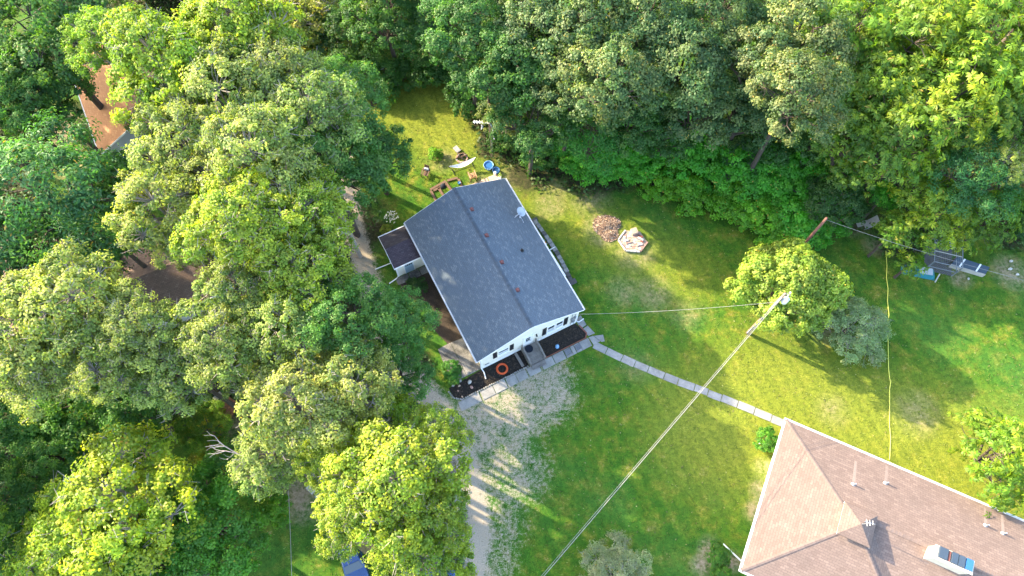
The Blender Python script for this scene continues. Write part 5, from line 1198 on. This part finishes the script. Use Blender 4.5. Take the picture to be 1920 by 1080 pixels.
dead_branch(640, 830, 12.5, R(60), 1.6, 'bare snag in the dark gap left of the vivid green tree')
dead_branch(470, 190, 17, R(110), 1.5, 'bare grey snag rising from the upper twiggy oaks')
dead_branch(600, 310, 15.8, R(200), 1.7, 'long bare snag over the head of the dirt track')
dead_branch(400, 690, 12.0, R(240), 1.5, 'bluish bare snag left of the rusty platform')
dead_branch(790, 1045, 12.3, R(85), 1.7, 'bare white snag at the bottom edge over the blue car')

# ---------------------------------------------------------------- grass tufts and weeds (uncountable)
rng = np.random.RandomState(9)
def tufts(name, n, test, hgt, wid, c1, c2, lab):
    Pn = np.stack([rng.uniform(-48, 58, n), rng.uniform(-8, 72, n)], 1)
    g, li, dr, ye = masks(Pn)
    def inrect(P, c, a, hx, hy):
        d = P - np.array(c); x = d[:, 0] * math.cos(a) + d[:, 1] * math.sin(a); y = -d[:, 0] * math.sin(a) + d[:, 1] * math.cos(a); return (abs(x) < hx) & (abs(y) < hy)
    keep = test(g, li, dr, rng.rand(n)) & ~inrect(Pn, HC, HT, 8.3, 10.5) & (np.hypot(*(Pn - np.array(at(1186, 453)[:2])).T) > 1.6)
    pathp = [tuple(q[:2]) for q in pts_path]; keep &= seg_d(Pn, pathp) > .5
    keep &= ~((Pn[:, 0] - A.x) * .917 + (Pn[:, 1] - A.y) * -.3986 > 0) | ((Pn[:, 0] - A.x) * .3986 + (Pn[:, 1] - A.y) * .917 > 0)
    Pn, ye = Pn[keep], ye[keep]; m = len(Pn)
    k = 3; ii = np.repeat(np.arange(m), k); a = rng.uniform(0, 6.28, m * k); le = rng.uniform(.5, 1.1, m * k) * hgt
    b = np.stack([Pn[ii, 0] + rng.normal(size=m * k) * .05, Pn[ii, 1] + rng.normal(size=m * k) * .05, np.zeros(m * k)], 1)
    t = np.stack([np.cos(a), np.sin(a), np.zeros(m * k)], 1); s = np.stack([-np.sin(a), np.cos(a), np.zeros(m * k)], 1)
    V = np.stack([b - s * wid / 2, b + s * wid / 2, b + t * le[:, None] * .7 + np.array([0, 0, 1]) * le[:, None] * .7], 1).reshape(-1, 3)
    me = bpy.data.meshes.new(name); N_ = m * k
    me.vertices.add(3 * N_); me.vertices.foreach_set('co', V.astype(np.float32).ravel()); me.loops.add(3 * N_); me.loops.foreach_set('vertex_index', np.arange(3 * N_, dtype=np.int32))
    me.polygons.add(N_); me.polygons.foreach_set('loop_start', np.arange(0, 3 * N_, 3, dtype=np.int32)); me.update()
    ca = me.color_attributes.new('tone', 'FLOAT_COLOR', 'POINT'); f = rng.rand(m)[ii][:, None]
    c = (np.array(c1) * (1 - f) + np.array(c2) * f); c = c * (1 - .6 * ye[ii][:, None]) + .6 * ye[ii][:, None] * np.array([.2, .22, .035])  # tufts take the same painted sunlight yellow
    cc = np.ones((N_, 3, 4), np.float32); cc[:, :, :3] = c[:, None]; ca.data.foreach_set('color', cc.ravel())
    me.materials.append(MATS['grass_blade']); o = bpy.data.objects.new(name, me); col.objects.link(o); tag(o, lab, 'grass', kind='stuff'); return o
pts_path = pts if isinstance(pts[0], Vector) else [at(1108, 642), at(1478, 797)]
pts_path = [at(1112, 645), at(1180, 678), at(1260, 712), at(1340, 741), at(1480, 798)]
tufts('grass', 70000, lambda g, li, dr, r: (g < .25) & (li < .5) & (dr * .8 < r), .13, .07, (.055, .125, .018), (.13, .17, .025), 'short mown lawn grass around both houses')
tufts('gravel_weeds', 30000, lambda g, li, dr, r: (g > .25) & (g < .97) & (r < .4), .11, .07, (.045, .10, .02), (.09, .13, .03), 'small weeds growing through the gravel of the drive')

# dark undergrowth on the forest floor
n = 420000; Pn = np.stack([rng.uniform(-72, 78, n), rng.uniform(-20, 94, n)], 1)
g, li, dr, ye = masks(Pn); keep = (li > .45) & (rng.rand(n) < li * .8) & (g < .3)
def inr(P, c, a, xa, xb, ya, yb):
    d = P - np.array(c); x = d[:, 0] * math.cos(a) + d[:, 1] * math.sin(a); y = -d[:, 0] * math.sin(a) + d[:, 1] * math.cos(a); return (x > xa) & (x < xb) & (y > ya) & (y < yb)
keep &= ~inr(Pn, HC, HT, -8.8, 8.3, -11, 10)
for h_, wx, ly in ((oh, 9, 13), (bh, 8, 13), (lh, 7, 8.5)): keep &= ~inr(Pn, h_.location[:2], h_.rotation_euler.z, -1.5, wx + 1, -2, ly + 1)
Pn = Pn[keep][:130000]; m = len(Pn)
print('UNIQUE TRIS', sum(len(m_.loops) - 2 * len(m_.polygons) for m_ in bpy.data.meshes))
C = np.concatenate([Pn, rng.uniform(.05, 1.0, (m, 1)) ** 1.5], 1)
N = rng.normal(size=(m, 3)) * .5 + np.array([0, 0, 1]); c3 = np.array([.045, .10, .018]) * rng.uniform(.6, 1.5, (m, 1))
me = build_leaf_mesh('undergrowth', C, N, rng.uniform(.25, .5, m), rng.uniform(.15, .3, m), None, rng, c3)
o = bpy.data.objects.new('undergrowth', me); col.objects.link(o); tag(o, 'dark leafy undergrowth covering the forest floor', 'undergrowth', kind='stuff')

# fallen leaves and twigs lying about on the lawn
n = 5200; Pn = np.stack([rng.uniform(-30, 50, n), rng.uniform(-8, 62, n)], 1)
g, li, dr, ye = masks(Pn); keep = (li < .6) & ~inr(Pn, HC, HT, -8.8, 6, -10.6, 9) & ~inr(Pn, (A.x, A.y), R(-23.49), -1, 60, -30, 1) & (seg_d(Pn, [tuple(q[:2]) for q in pts_path]) > .5)
Pn = Pn[keep]; m = len(Pn); C = np.concatenate([Pn, rng.uniform(.03, .08, (m, 1))], 1); N = rng.normal(size=(m, 3)) * .25 + np.array([0, 0, 1])
c3 = np.array([[.30, .22, .10], [.20, .13, .06], [.34, .32, .16], [.10, .08, .05]])[rng.randint(0, 4, m)] * rng.uniform(.7, 1.2, (m, 1))
me = build_leaf_mesh('fallen_leaves', C, N, rng.uniform(.08, .2, m), rng.uniform(.05, .1, m), None, rng, c3)
o = bpy.data.objects.new('fallen_leaves', me); col.objects.link(o); tag(o, 'fallen leaves and twigs scattered over the lawn', 'leaves', kind='stuff')

# bark chips and leaf litter on the beds
mb = MB()
for k in range(600):
    if k % 2: x, y = rg.uniform(-8.1, -.95), rg.uniform(-9.35, -7.85)
    else: x, y = rg.uniform(.7, 5.0), rg.uniform(-9.35, -7.85)
    if k % 5 == 0: x, y = rg.uniform(-7.0, -5.0), rg.uniform(-3.5, 3.2)
    p = hw(x, y, .03); M = Matrix.Translation(p) @ Matrix.Rotation(rg.uniform(0, 6.28), 4, 'Z') @ Matrix.Rotation(rg.uniform(-.5, .5), 4, 'X')
    mb.box(None, (rg.uniform(.03, .08), rg.uniform(.06, .16), .02), M=M)
o = mb.build('bark_chips', 'brown_soil'); tag(o, 'bark chips and leaf litter on the dark bed soil', 'bark chips', kind='stuff')
